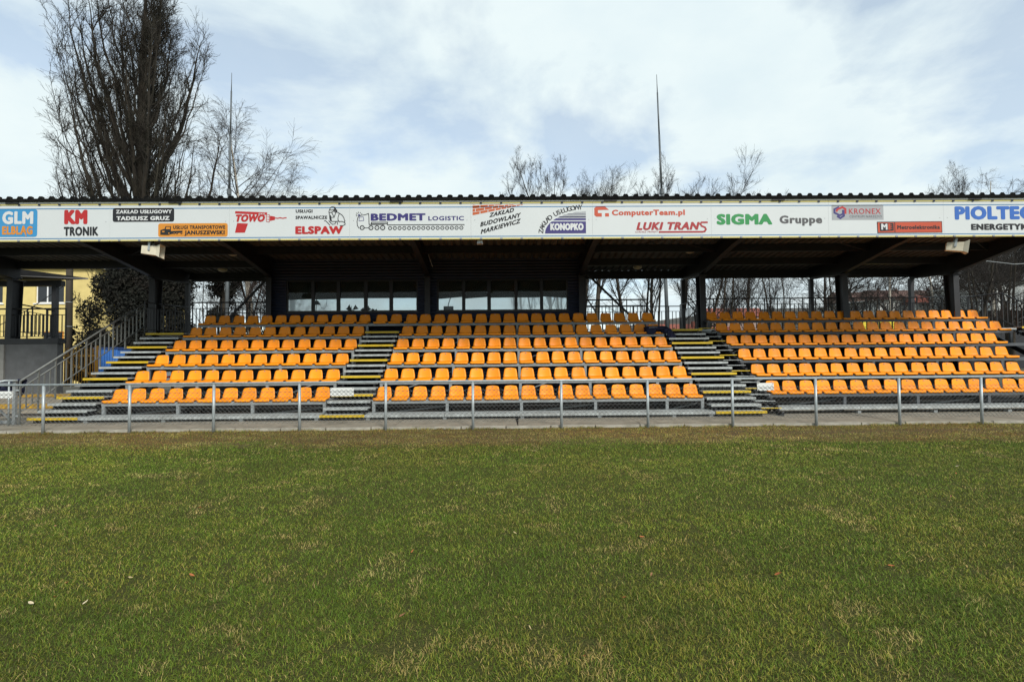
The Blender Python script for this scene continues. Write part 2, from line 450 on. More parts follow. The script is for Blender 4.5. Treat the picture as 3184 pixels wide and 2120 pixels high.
def terrace(x0, x1, nseat, name_label, dy, dz, posts, seat_x0, seat_x1, limit, word, group, aisle_left, steel=None):
    steel = steel or M_GALV
    t = thing('seating_terrace', ((x0 + x1) / 2, 13 + dy, 0), name_label, 'stand', 'seating blocks of the stand')
    for k in range(6):
        y, z = lip(k, dy, dz)
        part('bench_beam', MB().box(x0, x1, y + .02, y + .075, z - .098, z - .006), steel, t)
        part('bench_rail', MB().box(x0 + .004, x1 - .004, y + .079, y + .31, z - .05, z - .004), steel, t)
        f = z - (.31 if k == 0 else .458)                              # foot plank level
        edges = [x0 - (.12 if k == 0 else 0)] + [p for p in posts[1:-1:2]] + [x1 + (.12 if k == 0 else 0)]
        for a, b in zip(edges[:-1], edges[1:]):
            q = part('foot_plank', MB().box(a + .006, b - .006, y - (.55 if k == 0 else .482), y + .0, f - (.07 if k == 0 else .045), f), M_TREAD, t)
        for p in posts:
            bar_part('bench_post', steel, t, (p, y + .055, (f + z - .098) / 2 - .0), (.075, .06, z - .102 - f - .004))
            if k == 0:
                bar_part('foot_block', M_GALV, t, (p, y - .45, .085), (.09, .14, .06))
    for i, p in enumerate(posts):                                       # raking carriers below the treads
        y0, z0 = lip(0, dy, dz); y5, z5 = lip(5, dy, dz)
        part('raking_beam', MB().bar((p, y0 + .1, z0 - .46), (p, y5 + .2, z5 - .46), .06, .14), M_DARK, t)
        for k in (1, 3, 5):
            y, z = lip(k, dy, dz)
            part('support_leg', MB().bar((p, y + .3, .03), (p, y + .3, z - .45), .06), M_DARK, t)
        if i % 2 == 0 and i + 1 < len(posts):
            for k in (0, 2, 4):
                y, z = lip(k, dy, dz)
                part('brace', MB().bar((p, y + .42, max(.1, z - .9)), (posts[i + 1], y + .42, z - .2), .035), M_GALV, t)
    n = nseat
    for k in range(6):
        y, z = lip(k, dy, dz)
        step = (seat_x1 - seat_x0) / n
        for i in range(n):
            if limit and limit[k] is not None and i >= limit[k]: break
            x = seat_x0 + step * (i + .5)
            idx = i if aisle_left else n - 1 - i
            lab = f'orange plastic seat, {ROWN[k]}, {ORD[idx]} from the {word[0]}, {word[1]}'
            seat(x + random.uniform(-.004, .004), y, z, lab, group)
    return t

LP = [-10.36, -8.46, -6.55, -4.68]
LPB = [-10.36, -9.41, -8.46, -7.5, -6.55, -5.6, -4.70]
terrace(-10.40, -4.66, 12, 'grey steel seating terrace of orange seats beside the handrail stair', 0, 0, [-10.36, -8.46, -6.55, -4.70], -10.42, -4.62, None,
        ('narrow aisle', 'block beside the handrail stair'), 'seats of the block beside the handrail stair', False)
terrace(-3.47, 5.17, 18, 'grey steel seating terrace of orange seats between the two aisles', 0, 0, [-3.43, -1.53, .4, 2.33, 4.2, 5.13], -3.48, 5.17, None,
        ('narrow aisle', 'block between the aisles'), 'seats of the block between the aisles', True)
terrace(7.08, 17.1, 21, 'grey steel seating terrace of orange seats past the wide aisle', .4, .04, [7.14, 9.15, 11.15, 13.1, 15.1, 17.05], 7.12, 17.06, [16, 17, 18, 19, 21, 21],
        ('wide aisle', 'block past that aisle'), 'seats of the block past the wide aisle', True, M_SLATE)
# two seats that close the narrow aisle at the top row, on a beam of their own
y5, z5 = lip(5)
t = thing('aisle_bench', (-4.06, y5, z5), 'short steel bench beam closing the narrow aisle at the top row', 'bench')
part('bench_beam', MB().box(-4.655, -3.475, y5 + .021, y5 + .074, z5 - .097, z5 - .007), M_GALV, t)
part('bench_rail', MB().box(-4.655, -3.475, y5 + .079, y5 + .31, z5 - .05, z5 - .004), M_GALV, t)
seat(-4.28, y5, z5, 'orange plastic seat, top row above the narrow aisle, one by the handrail block', 'seats above the narrow aisle')
seat(-3.78, y5, z5, 'orange plastic seat, top row above the narrow aisle, one by the middle block', 'seats above the narrow aisle')

# ------------------------------------------------------------------ stairs
def stair(x0, x1, label, n=16, dy=0, dz=0, ext=None):
    t = thing('stair_flight', ((x0 + x1) / 2, 12.42 + dy, 0), label, 'stairs', 'stairs of the stand')
    def tread(a, b, i, y, z):
        o = part('stair_tread', MB().box(a, b, y + .006, y + .30, z - .035, z).box(a, b, y + .006, y + .02, z - .058, z - .0352), M_TREAD, t)
        if i % 3 == 0:
            link('yellow_nosing', MB().box(a - .001, b + .001, y - .002, y + .004, z - .058, z + .002).box(a - .001, b + .001, y + .0042, y + .045, z + .001, z + .0035).mesh('yellow_nosing'), M_YEL, t)
    for i in range(n):
        y = 12.42 + dy + i * PITCH_Y / 3; z = .19 + dz + i * .15
        tread(x0, x1, i, y, z)
        if ext:
            part('side_tread', MB().box(ext[0], ext[1], y + ext[2], y + ext[2] + .27, z + ext[3] - .016, z + ext[3]), M_TREAD, t)
            if i % 3 == 0: link('yellow_nosing', MB().box(ext[0], ext[1], y + ext[2] - .004, y + ext[2] - .0005, z + ext[3] - .02, z + ext[3] + .002).mesh('yellow_nosing'), M_YEL, t)
    ye = 12.42 + dy + (n - 1) * PITCH_Y / 3
    part('shade_backing', MB().hexa([(x0 + .03, 12.55 + dy, .02), (x1 - .03, 12.55 + dy, .02), (x1 - .03, ye + .30, (n - 1) * .15 + .04), (x0 + .03, ye + .30, (n - 1) * .15 + .04), (x0 + .03, 12.55 + dy, .05), (x1 - .03, 12.55 + dy, .05), (x1 - .03, ye + .30, (n - 1) * .15 + .08), (x0 + .03, ye + .30, (n - 1) * .15 + .08)]), M_BLACK, t)  # added black sheet: paints the shade seen between the open treads
    for a in ([x0 + .12, x1 - .12] + ([ext[1] - .1] if ext else [])):
        part('stringer', MB().bar((a, 12.52 + dy, .0), (a, 12.52 + dy + (n - 1) * PITCH_Y / 3, (n - 1) * .15), .05, .16), M_DARK, t)
        for i in range(0, n):
            y = 12.42 + dy + i * PITCH_Y / 3; z = .19 + dz + i * .15
            bar_part('tread_bracket', M_DARK, t, (a, y + .17, z - .085), (.06, .2, .09))
    return t
stair(-11.72, -10.50, 'steel end stair with yellow nosings beside the long handrail')
stair(-4.60, -3.50, 'narrow steel aisle stair with yellow nosings below the dark windows')
stair(5.22, 6.50, 'wide steel aisle stair with yellow nosings near the dark jacket', ext=(6.506, 7.04, .32, .045))
stair(17.2, 18.4, 'steel end stair with yellow nosings past the last seats')

# landings behind the top row
DECK = 2.44
t = thing('rear_landing', (3, 18, DECK), 'steel deck landing running behind the top row of seats', 'landing')
for a, b in ((-11.9, -8.46), (2.9, 18.4)):
    xx = a
    while xx < b - .1:
        e = min(b, xx + 1.72)
        part('deck_plank', MB().box(xx + .006, e - .006, 17.33, 18.45, DECK - .06, DECK), M_TREAD, t); xx = e
part('deck_plank', MB().box(-11.72, -10.45, 16.72, 17.32, DECK - .06, DECK - .003), M_TREAD, t)
part('deck_plank', MB().box(5.2, 7.05, 16.74, 17.32, DECK - .06, DECK - .003), M_TREAD, t)
part('deck_plank', MB().box(4.95, 7.2, 18.456, 19.6, DECK - .06, DECK), M_TREAD, t)
part('light_block_panel', MB().box(-11.9, 18.4, 18.47, 18.50, .03, DECK - .07), M_DARK, t)  # added dark panel that keeps light out from under the stand

# ------------------------------------------------------------------ railings
def railing(name, pts, label, h_top, h_mid, h_bot, mat, spacing=.12, tall=4, r=.02, cat='railing', group='railings of the stand'):
    """pts: floor line of the railing; rails follow it, balusters between, every TALL-th one reaching the top rail."""
    t = thing(name, pts[0], label, cat, group)
    up = lambda p, h: (p[0], p[1], p[2] + h)
    part('top_rail', MB().tube([up(p, h_top) for p in pts], r * 1.15, 8), mat, t, True)
    part('middle_rail', MB().tube([up(p, h_mid) for p in pts], r * .62, 6), mat, t, True)
    part('bottom_rail', MB().tube([up(p, h_bot) for p in pts], r * .62, 6), mat, t, True)
    n = 0
    for a, b in zip(pts[:-1], pts[1:]):
        a = Vector(a); b = Vector(b); d = (b - a); hl = math.hypot(d.x, d.y); m = max(2, int(hl / spacing))
        for i in range(m + 1):
            p = a + d * (i / m)
            tall_one = n % tall == 0
            z0 = p.z + (0 if tall_one else h_bot); z1 = p.z + (h_top if tall_one else h_mid)
            s = .032 if tall_one else .023
            bar_part('post' if tall_one else 'baluster', mat, t, (p.x, p.y, (z0 + z1) / 2), (s, s, z1 - z0)); n += 1
    return t
# the end stair's handrail
railing('stair_handrail', [(-11.78, 12.30, .05), (-11.78, 16.42, 2.36)], 'long grey sloping handrail with upright bars along the end stair', 1.05, .87, .30, M_HAND, .155, 3, .022)
t = thing('handrail_end', (-12.2, 12.1, .05), 'short grey tube post with rounded top at the handrail foot', 'post')
part('hoop', MB().tube([(-12.08, 12.05, .05), (-12.08, 12.05, 1.04), (-12.06, 12.08, 1.10), (-12.0, 12.14, 1.12), (-11.82, 12.28, 1.12)], .026, 8), M_GALVR, t, True)
part('upright', MB().tube([(-11.93, 12.18, .05), (-11.93, 12.18, 1.10)], .018, 8), M_GALVR, t, True)
railing('landing_railing', [(-11.78, 16.46, DECK), (-11.78, 17.2, DECK), (-11.55, 18.38, DECK)], 'dark railing with upright bars along the end of the landing', 1.02, .84, .12, M_DARKR, .12, 4)
railing('rear_railing', [(-11.45, 18.42, DECK), (-8.46, 18.42, DECK)], 'dark rear railing between the handrail stair and the navy box', 1.20, .98, .10, M_DARKR, .125, 4, .023)
railing('rear_railing', [(-11.5, 19.6, DECK), (-8.5, 19.6, DECK)], 'second dark railing standing behind the rear one near the birch trunk', .92, .74, .10, M_DARKR, .14, 5, .016)
railing('rear_railing', [(2.92, 18.42, DECK), (5.28, 18.42, DECK)], 'dark rear railing with rounded end between navy box and wide aisle', 1.20, .98, .10, M_DARKR, .125, 4, .023)
railing('rear_railing', [(2.92, 19.5, DECK), (5.0, 19.5, DECK), (6.85, 19.55, DECK)], 'dark railing at the far edge of the exit behind the wide aisle', 1.05, .85, .08, M_DARKR, .14, 5, .017)
railing('side_railing', [(6.86, 19.5, DECK), (6.98, 18.0, DECK)], 'dark railing running back beside the column of the wide aisle', 1.10, .90, .08, M_DARKR, .11, 6, .016)
railing('rear_railing', [(7.2, 18.30, DECK), (17.15, 18.30, DECK)], 'long dark rear railing behind the block past the wide aisle', 1.20, .99, .10, M_DARKR, .157, 3, .019)
railing('end_railing', [(17.2, 18.3, DECK), (17.25, 17.15, DECK)], 'short dark railing returning at the open end of the stand', 1.20, .99, .10, M_DARKR, .157, 3, .019)
railing('end_handrail', [(17.25, 17.1, DECK), (17.25, 12.9, .1)], 'dark handrail sloping down the open end of the stand', 1.18, .97, .25, M_DARKR, .157, 3, .019)

# ------------------------------------------------------------------ roof
RZ = lambda Y: 5.66 - .1 * (Y - 12.55)                                 # underside of the roof sheets
FRX = [-17.4, -12.45, -8.36, -2.76, 2.72, 7.06, 12.19, 16.22]
roof = thing('stand_roof', (0, 18, 0), 'dark sloping corrugated canopy roof with steel beams over the stand', 'roof')
ROOFX0, ROOFX1 = -21.0, 16.5
PER = .2645
def corr(x):
    u = (x / PER) % 1.0
    return u
def roof_sheet(xa, xb, ya, yb):
    V = []; F = []
    prof = []
    k0 = math.floor(xa / PER); x = k0 * PER
    while x < xb:
        for du, h in ((0, 0), (.44, 0), (.58, .058), (.86, .058)):
            px = x + du * PER
            if xa - 1e-6 <= px <= xb + 1e-6: prof.append((px, h))
        x += PER
    if prof[-1][0] < xb - 1e-4: prof.append((xb, 0))
    for (px, h) in prof:
        V += [(px, ya, RZ(ya) + h), (px, yb, RZ(yb) + h)]
    for i in range(len(prof) - 1):
        F.append((2 * i, 2 * i + 2, 2 * i + 3, 2 * i + 1))
    return np_mesh('roof_sheet', V, F), prof
bays = [round(v / PER) * PER for v in [ROOFX0] + FRX[1:-1] + [ROOFX1]]
for a, b in zip(bays[:-1], bays[1:]):
    yb = 18.05 if b < -12 else 19.95
    me, prof = roof_sheet(a, b, 12.665, yb)
    link('roof_sheet', me, M_SHEET, roof)
    mb = MB()
    for (p, h), (p2, h2) in zip(prof[:-1], prof[1:]):                   # closure that fills the corrugations at the eave
        mb.hexa([(p, 12.672, 5.60), (p2, 12.672, 5.60), (p2, 12.70, 5.60), (p, 12.70, 5.60), (p, 12.672, 5.665 + h + .012), (p2, 12.672, 5.665 + h2 + .012), (p2, 12.70, 5.66 + h), (p, 12.70, 5.66 + h)])
    part('eave_trim', mb, M_EDGE, roof)
for Y in (13.3, 14.9, 16.5, 18.1, 19.75):                              # purlins
    a0 = -12.4 if Y > 18.5 else ROOFX0
    z = RZ(Y) - .004
    part('purlin', MB().box(a0, ROOFX1 - .05, Y - .03, Y + .03, z - .24, z).box(a0, ROOFX1 - .05, Y + .0301, Y + .09, z - .24, z - .225), M_DARK, roof)
for i, X in enumerate(FRX):                                            # cantilever frames
    zt = lambda Y: RZ(Y) - .02
    yr = 19.78 if X > -13 else 18.1
    tip, col = 12.95, 17.9
    def ibeam(pts_bot, pts_top):
        mb = MB()
        for (b0, t0), (b1, t1) in zip(zip(pts_bot[:-1], pts_top[:-1]), zip(pts_bot[1:], pts_top[1:])):
            mb.hexa([(X - .008, b0[0], b0[1]), (X + .008, b0[0], b0[1]), (X + .008, b1[0], b1[1]), (X - .008, b1[0], b1[1]), (X - .008, t0[0], t0[1]), (X + .008, t0[0], t0[1]), (X + .008, t1[0], t1[1]), (X - .008, t1[0], t1[1])])
            for (p0, p1, s) in ((b0, b1, -1), (t0, t1, 1)):
                mb.hexa([(X - .09, p0[0], p0[1]), (X + .09, p0[0], p0[1]), (X + .09, p1[0], p1[1]), (X - .09, p1[0], p1[1]),
                         (X - .09, p0[0], p0[1] + s * .014), (X + .09, p0[0], p0[1] + s * .014), (X + .09, p1[0], p1[1] + s * .014), (X - .09, p1[0], p1[1] + s * .014)])
        return mb
    bot = [(tip, 5.28), (15.3, 4.96), (17.9, 4.46), (yr, 4.55)]
    top = [(p[0], max(zt(p[0]), p[1] + .07)) for p in bot]
    part('roof_beam', ibeam(bot, top), M_DARK, roof)
    mb = MB()                                                          # inclined column
    yb, yt, z0, z1 = 17.62, 17.72, .03, 4.44
    d0, d1 = .30, .40
    mb.hexa([(X - .1, yb, z0), (X + .1, yb, z0), (X + .1, yb + .018, z0), (X - .1, yb + .018, z0), (X - .1, yt, z1), (X + .1, yt, z1), (X + .1, yt + .018, z1), (X - .1, yt + .018, z1)])
    mb.hexa([(X - .1, yb + d0, z0), (X + .1, yb + d0, z0), (X + .1, yb + d0 + .018, z0), (X - .1, yb + d0 + .018, z0), (X - .1, yt + d1, z1), (X + .1, yt + d1, z1), (X + .1, yt + d1 + .018, z1), (X - .1, yt + d1 + .018, z1)])
    mb.hexa([(X - .008, yb + .018, z0), (X + .008, yb + .018, z0), (X + .008, yb + d0, z0), (X - .008, yb + d0, z0), (X - .008, yt + .018, z1), (X + .008, yt + .018, z1), (X + .008, yt + d1, z1), (X - .008, yt + d1, z1)])
    c = part('column', mb, M_DARK, roof)
    bar_part('cap_plate', M_DARK, roof, (X, yt + .2, 4.42), (.26, .55, .03))
    if X > -13:
        bar_part('rear_post', M_DARK, roof, (X, 19.72, 2.29), (.14, .14, 4.52))
    if X > -17:
        for s in (-1, 1):
            bar_part('bracket_plate', M_DARK, roof, (X + s * .09, 12.70, 5.597), (.15, .016, .075))
        bar_part('bracket_web', M_DARK, roof, (X, 12.79, 5.60), (.016, .2, .075))
part('rear_fascia', MB().box(-12.4, ROOFX1 - .02, 19.86, 19.92, 4.63, 4.95), M_DARK, roof)
part('fascia_board', MB().box(ROOFX0, -12.35, 18.0, 18.04, 4.86, 5.165), M_DARK, roof)
x = ROOFX0                                                             # flashing strip above the banners
k = 0
while x < ROOFX1:
    e = min(ROOFX1, x + 3.05)
    part('flashing', MB().box(x + .004, e - .004, 12.712, 12.735, 5.562, 5.62), M_FLASH, roof); x = e
# diagonal braces in the rear bays
part('brace', MB().bar((-8.5, 18.2, 4.62), (-10.1, 18.2, 2.95), .07), M_DARK, roof)
part('brace', MB().bar((2.95, 18.2, 4.62), (4.55, 18.2, 3.05), .07), M_DARK, roof)
part('brace', MB().bar((15.3, 19.7, 4.35), (16.15, 19.7, 4.65), .04), M_DARK, roof)
for (xa, xb) in ((2.8, 7.0), (7.2, 12.1), (12.3, 16.1), (-12.3, -8.4)):
    part('wind_brace', MB().tube([(xa, 13.6, RZ(13.6) - .3), (xb, 16.4, RZ(16.4) - .3)], .010, 5), M_DARK, roof)
    part('wind_brace', MB().tube([(xb, 13.6, RZ(13.6) - .32), (xa, 16.4, RZ(16.4) - .32)], .010, 5), M_DARK, roof)

# round lamps under the roof
M_LAMP = pmat('lamp_glass', (0.55, 0.48, 0.32), 0.3, 0, 0.08, 6)
for (px, py, Y, lab) in ((535, 588, 16.9, 'round cream ceiling lamp under the roof, nearer one by the birch'), (512, 622, 18.9, 'round cream ceiling lamp under the roof, rear one by the birch'),
                         (1587, 581, 16.9, 'round cream ceiling lamp under the roof, nearer one by the wide aisle'), (1466, 615, 18.9, 'round cream ceiling lamp under the roof, rear one by the wide aisle')):
    p = at(px, py, Y); p.z = RZ(Y) - .06
    t = thing('ceiling_lamp', p, lab, 'lamp', 'round lamps under the roof')
    part('bowl', MB().tube([(p.x, p.y, p.z), (p.x, p.y, p.z - .04), (p.x, p.y, p.z - .09), (p.x, p.y, p.z - .12)], [.17, .17, .13, .05], 16), M_LAMP, t, True)
    part('mounting_ring', MB().tube([(p.x, p.y, p.z + .06), (p.x, p.y, p.z + .001)], .185, 16), M_DARK, t)
    part('hanger', MB().box(p.x - .6, p.x + .6, p.y - .02, p.y + .02, p.z + .045, p.z + .058), M_DARK, t)

# ------------------------------------------------------------------ press box
def wall_holes(x0, x1, z0, z1, y, holes, depth):
    """Wall face in the XZ plane at Y=y with openings; reveals go back by DEPTH."""
    xs = sorted({x0, x1} | {h[0] for h in holes} | {h[1] for h in holes}); zs = sorted({z0, z1} | {h[2] for h in holes} | {h[3] for h in holes})
    mb = MB()
    for a, b in zip(xs[:-1], xs[1:]):
        for c, d in zip(zs[:-1], zs[1:]):
            mx, mz = (a + b) / 2, (c + d) / 2
            if any(h[0] < mx < h[1] and h[2] < mz < h[3] for h in holes): continue
            mb.poly([(a, y, c), (b, y, c), (b, y, d), (a, y, d)])
    for (a, b, c, d) in holes:
        e = y + depth
        mb.poly([(a, y, c), (a, e, c), (b, e, c), (b, y, c)]); mb.poly([(a, y, d), (b, y, d), (b, e, d), (a, e, d)])
        mb.poly([(a, y, c), (a, y, d), (a, e, d), (a, e, c)]); mb.poly([(b, y, c), (b, e, c), (b, e, d), (b, y, d)])
    return mb
BX0, BX1, BY = -8.44, 2.88, 17.95
WG = [[(-7.79, -6.96), (-6.84, -6.06), (-5.93, -5.08), (-4.95, -4.17), (-4.04, -3.20)], [(-2.40, -1.56), (-1.44, -.65), (-.52, .33), (.44, 1.25), (1.37, 2.21)]]
WZ0, WZ1 = 3.27, 4.32
box = thing('press_box', (-2.8, BY, 2.4), 'navy clad press box with two rows of dark windows under the roof', 'building')
holes = [(gp[0][0] - .057, gp[-1][1] + .057, WZ0 - .059, WZ1 + .059) for gp in WG]
part('front_wall', wall_holes(BX0, BX1, .05, 5.10, BY, holes, .12), M_NAVY, box)
part('side_wall', MB().box(BX0, BX0 + .08, BY + .002, 19.2, .05, 4.80), M_NAVY, box)
part('side_wall', MB().box(BX1 - .08, BX1, BY + .002, 19.2, .05, 4.80), M_NAVY, box)
part('corner_trim', MB().box(BX0 - .03, BX0 + .09, BY - .03, BY - .002, 2.0, 5.0), M_DARK, box)
part('corner_trim', MB().box(BX1 - .09, BX1 + .03, BY - .03, BY - .002, 2.0, 5.0), M_DARK, box)
part('inner_floor', MB().box(BX0 + .09, BX1 - .09, BY + .13, 19.1, 2.38, 2.42), M_DARK, box)
rear_holes = [(-8.34, -2.9, 3.05, 4.5), (-2.74, 2.78, 3.05, 4.5)]
part('rear_wall', wall_holes(BX0, BX1, .05, 4.94, 19.2, rear_holes, .1), M_NAVY, box)
part('partition', MB().box(-2.86, -2.80, BY + .14, 19.15, 2.43, 4.75), M_DARK, box)
def curtain_mat():
    m = bpy.data.materials.new('white_curtain'); m.use_nodes = True; nt = m.node_tree; nt.nodes.clear()
    o = nt.nodes.new('ShaderNodeOutputMaterial'); t = nt.nodes.new('ShaderNodeBsdfTranslucent'); d = nt.nodes.new('ShaderNodeBsdfDiffuse'); mx = nt.nodes.new('ShaderNodeMixShader')
    tc = nt.nodes.new('ShaderNodeTexCoord'); wv = nt.nodes.new('ShaderNodeTexNoise'); wv.inputs['Scale'].default_value = 3
    rp = nt.nodes.new('ShaderNodeValToRGB'); rp.color_ramp.elements[0].color = (.9, .91, .95, 1); rp.color_ramp.elements[1].color = (.98, .98, .99, 1)
    nt.links.new(tc.outputs['Object'], wv.inputs['Vector']); nt.links.new(wv.outputs['Fac'], rp.inputs[0]); nt.links.new(rp.outputs[0], t.inputs[0]); nt.links.new(rp.outputs[0], d.inputs[0])
    mx.inputs[0].default_value = .04
    tp_ = nt.nodes.new('ShaderNodeBsdfTransparent'); m2 = nt.nodes.new('ShaderNodeMixShader'); m2.inputs[0].default_value = .42
    nt.links.new(t.outputs[0], mx.inputs[1]); nt.links.new(d.outputs[0], mx.inputs[2]); nt.links.new(mx.outputs[0], m2.inputs[1]); nt.links.new(tp_.outputs[0], m2.inputs[2]); nt.links.new(m2.outputs[0], o.inputs[0])
    return m
M_CURT = curtain_mat()
for (a, b, c, d) in rear_holes:
    V = []; F = []; n = 60
    for i in range(n + 1):
        xx = a + .02 + (b - a - .04) * i / n; yy = 19.14 + .02 * math.sin(i * 1.1)
        V += [(xx, yy, c - .05), (xx, yy, d + .05)]
    for i in range(n): F.append((2 * i, 2 * i + 2, 2 * i + 3, 2 * i + 1))
    link('curtain', np_mesh('curtain', V, F, smooth=True), M_CURT, box)
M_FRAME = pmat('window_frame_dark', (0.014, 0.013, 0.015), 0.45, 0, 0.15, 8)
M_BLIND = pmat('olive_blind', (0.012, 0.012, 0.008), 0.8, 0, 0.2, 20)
tilt = [[.012, .004, 0, 0, -.002], [.035, .028, .004, .0, -.03]]
for gi, gp in enumerate(WG):
    for wi, (a, b) in enumerate(gp):
        la = .058 if wi == 0 else (a - gp[wi - 1][1]) / 2 - .0005; rb = .058 if wi == len(gp) - 1 else (gp[wi + 1][0] - b) / 2 - .0005
        w = link('window', MB().box(a - la, a, BY + .03, BY + .09, WZ0 - .06, WZ1 + .06).box(b, b + rb, BY + .03, BY + .09, WZ0 - .06, WZ1 + .06)
                 .box(a, b, BY + .03, BY + .09, WZ0 - .06, WZ0).box(a, b, BY + .03, BY + .09, WZ1, WZ1 + .06).mesh('window'), M_FRAME, box)
        zb = 3.72 + (.0 if gi == 0 else -.01) + (-.03 if (gi, wi) in ((0, 0), (0, 1)) else 0)
        tl = tilt[gi][wi]
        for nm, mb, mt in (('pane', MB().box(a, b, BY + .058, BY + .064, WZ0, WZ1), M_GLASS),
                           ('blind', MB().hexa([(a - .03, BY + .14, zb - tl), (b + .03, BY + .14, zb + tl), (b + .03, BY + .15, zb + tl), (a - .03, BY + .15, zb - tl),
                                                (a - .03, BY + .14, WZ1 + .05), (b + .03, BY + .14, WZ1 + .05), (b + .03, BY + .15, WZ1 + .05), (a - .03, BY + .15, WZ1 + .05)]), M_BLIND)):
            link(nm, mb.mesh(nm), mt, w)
    part('window_sill', MB().box(gp[0][0] - .1, gp[-1][1] + .1, BY - .03, BY - .002, WZ0 - .085, WZ0 - .062), M_FRAME, box)
# things on the inner sills
M_LEAF = pmat('houseplant_leaf', (0.02, 0.03, 0.015), 0.6, 0, 0.3, 10)
M_POT = pmat('plant_pot', (0.06, 0.04, 0.03), 0.7, 0, 0.2, 10)
def houseplant(x, s, lab):
    t = thing('houseplant', (x, BY + .3, WZ0 - .15), lab, 'plant', 'plants behind the box windows')
    part('pot', MB().tube([(x, BY + .3, WZ0 - .2), (x, BY + .3, WZ0 - .02)], [.07, .1], 12), M_POT, t)
    for i in range(9):
        a = i * 2.4; r = s * (.55 + .45 * random.random()); h = s * (.25 + .5 * random.random())
        p0 = Vector((x, BY + .3, WZ0 - .03)); p1 = p0 + Vector((math.cos(a) * r * .6, math.sin(a) * .1, h)); p2 = p0 + Vector((math.cos(a) * r, math.sin(a) * .14, h * .8))
        w = Vector((0, .0, .05 * s / .25)); w2 = Vector((.02, .02, 0))
        link('leaf', MB().poly([p0 - w2, p1 - w - w2, p2, p1 + w + w2, p0 + w2]).mesh('leaf'), M_LEAF, t)
houseplant(-5.62, .30, 'potted plant with broad leaves behind the third dark window')
houseplant(-5.12, .26, 'potted plant leaning at the edge of the third dark window')
houseplant(-4.80, .15, 'small potted plant behind the fourth dark window')
t = thing('desk_lamp', (-6.90, BY + .3, WZ0), 'small dark desk lamp with cord behind the second window', 'lamp')
part('shade', MB().tube([(-6.88, BY + .3, 3.52), (-6.88, BY + .3, 3.66)], [.14, .07], 12), M_BLACK, t)
part('cord', MB().tube([(-6.76, BY + .3, 3.62), (-6.7, BY + .3, 3.40), (-6.6, BY + .3, 3.36), (-6.52, BY + .3, 3.45), (-6.5, BY + .3, 3.7)], .006, 5), M_BLACK, t)
part('arm', MB().tube([(-6.88, BY + .3, 3.66), (-6.86, BY + .3, 3.80), (-6.90, BY + .3, 3.10)], .012, 6), M_BLACK, t)
t = thing('microphone_stand', (-2.06, BY + .3, WZ0), 'thin bent microphone stand behind the sixth dark window', 'stand')
part('stem', MB().tube([(-2.12, BY + .3, 3.1), (-2.08, BY + .3, 3.5), (-2.0, BY + .3, 3.74)], .015, 6), M_BLACK, t)
part('base', MB().box(-2.25, -1.9, BY + .24, BY + .36, 3.2, 3.42), pmat('grey_box', (.12, .12, .13), .6), t)

# ------------------------------------------------------------------ advertising banners
BT, BB, BYF = 5.555, 4.60, 12.74                                       # top, bottom, front face
def BX(xd): return at(xd, 505, BYF).x
def BZ(v): return BT - v * (BT - BB)
PM = {}
def pcol(name, c):
    if name not in PM: PM[name] = pmat('print_' + name, tuple(v * .74 for v in c), 0.45, 0, 0.04, 3)
    return PM[name]
C_RED = pcol('red', (0.55, 0.022, 0.022)); C_DRED = pcol('dark_red', (0.42, 0.018, 0.022)); C_BLUE = pcol('sky_blue', (0.05, 0.33, 0.66)); C_ORA = pcol('amber', (0.80, 0.31, 0.03))
C_NAVY = pcol('violet_blue', (0.045, 0.035, 0.20)); C_GRN = pcol('green', (0.012, 0.30, 0.07)); C_GRY = pcol('grey', (0.10, 0.10, 0.105)); C_LGR = pcol('light_grey', (0.42, 0.44, 0.46))
C_WHT = pcol('white', (0.78, 0.80, 0.80)); C_BRK = pcol('brick_orange', (0.62, 0.13, 0.035)); C_ROR = pcol('red_orange', (0.62, 0.085, 0.03)); C_PBL = pcol('royal_blue', (0.035, 0.16, 0.58)); C_LINE = pcol('line_blue', (0.03, 0.20, 0.42))
C_YEL = pcol('edge_yellow', (0.72, 0.63, 0.22)); C_DNAV = pcol('dark_navy', (0.02, 0.02, 0.08))

def text_mesh(s, shear=0.0):
    """A copy of the pre-built letters of one word and their coordinates."""
    me = LETTERS[(s, shear)].copy()
    n = len(me.vertices); co = np.zeros(n * 3, np.float32); me.vertices.foreach_get('co', co)
    return me, co.reshape(-1, 3)

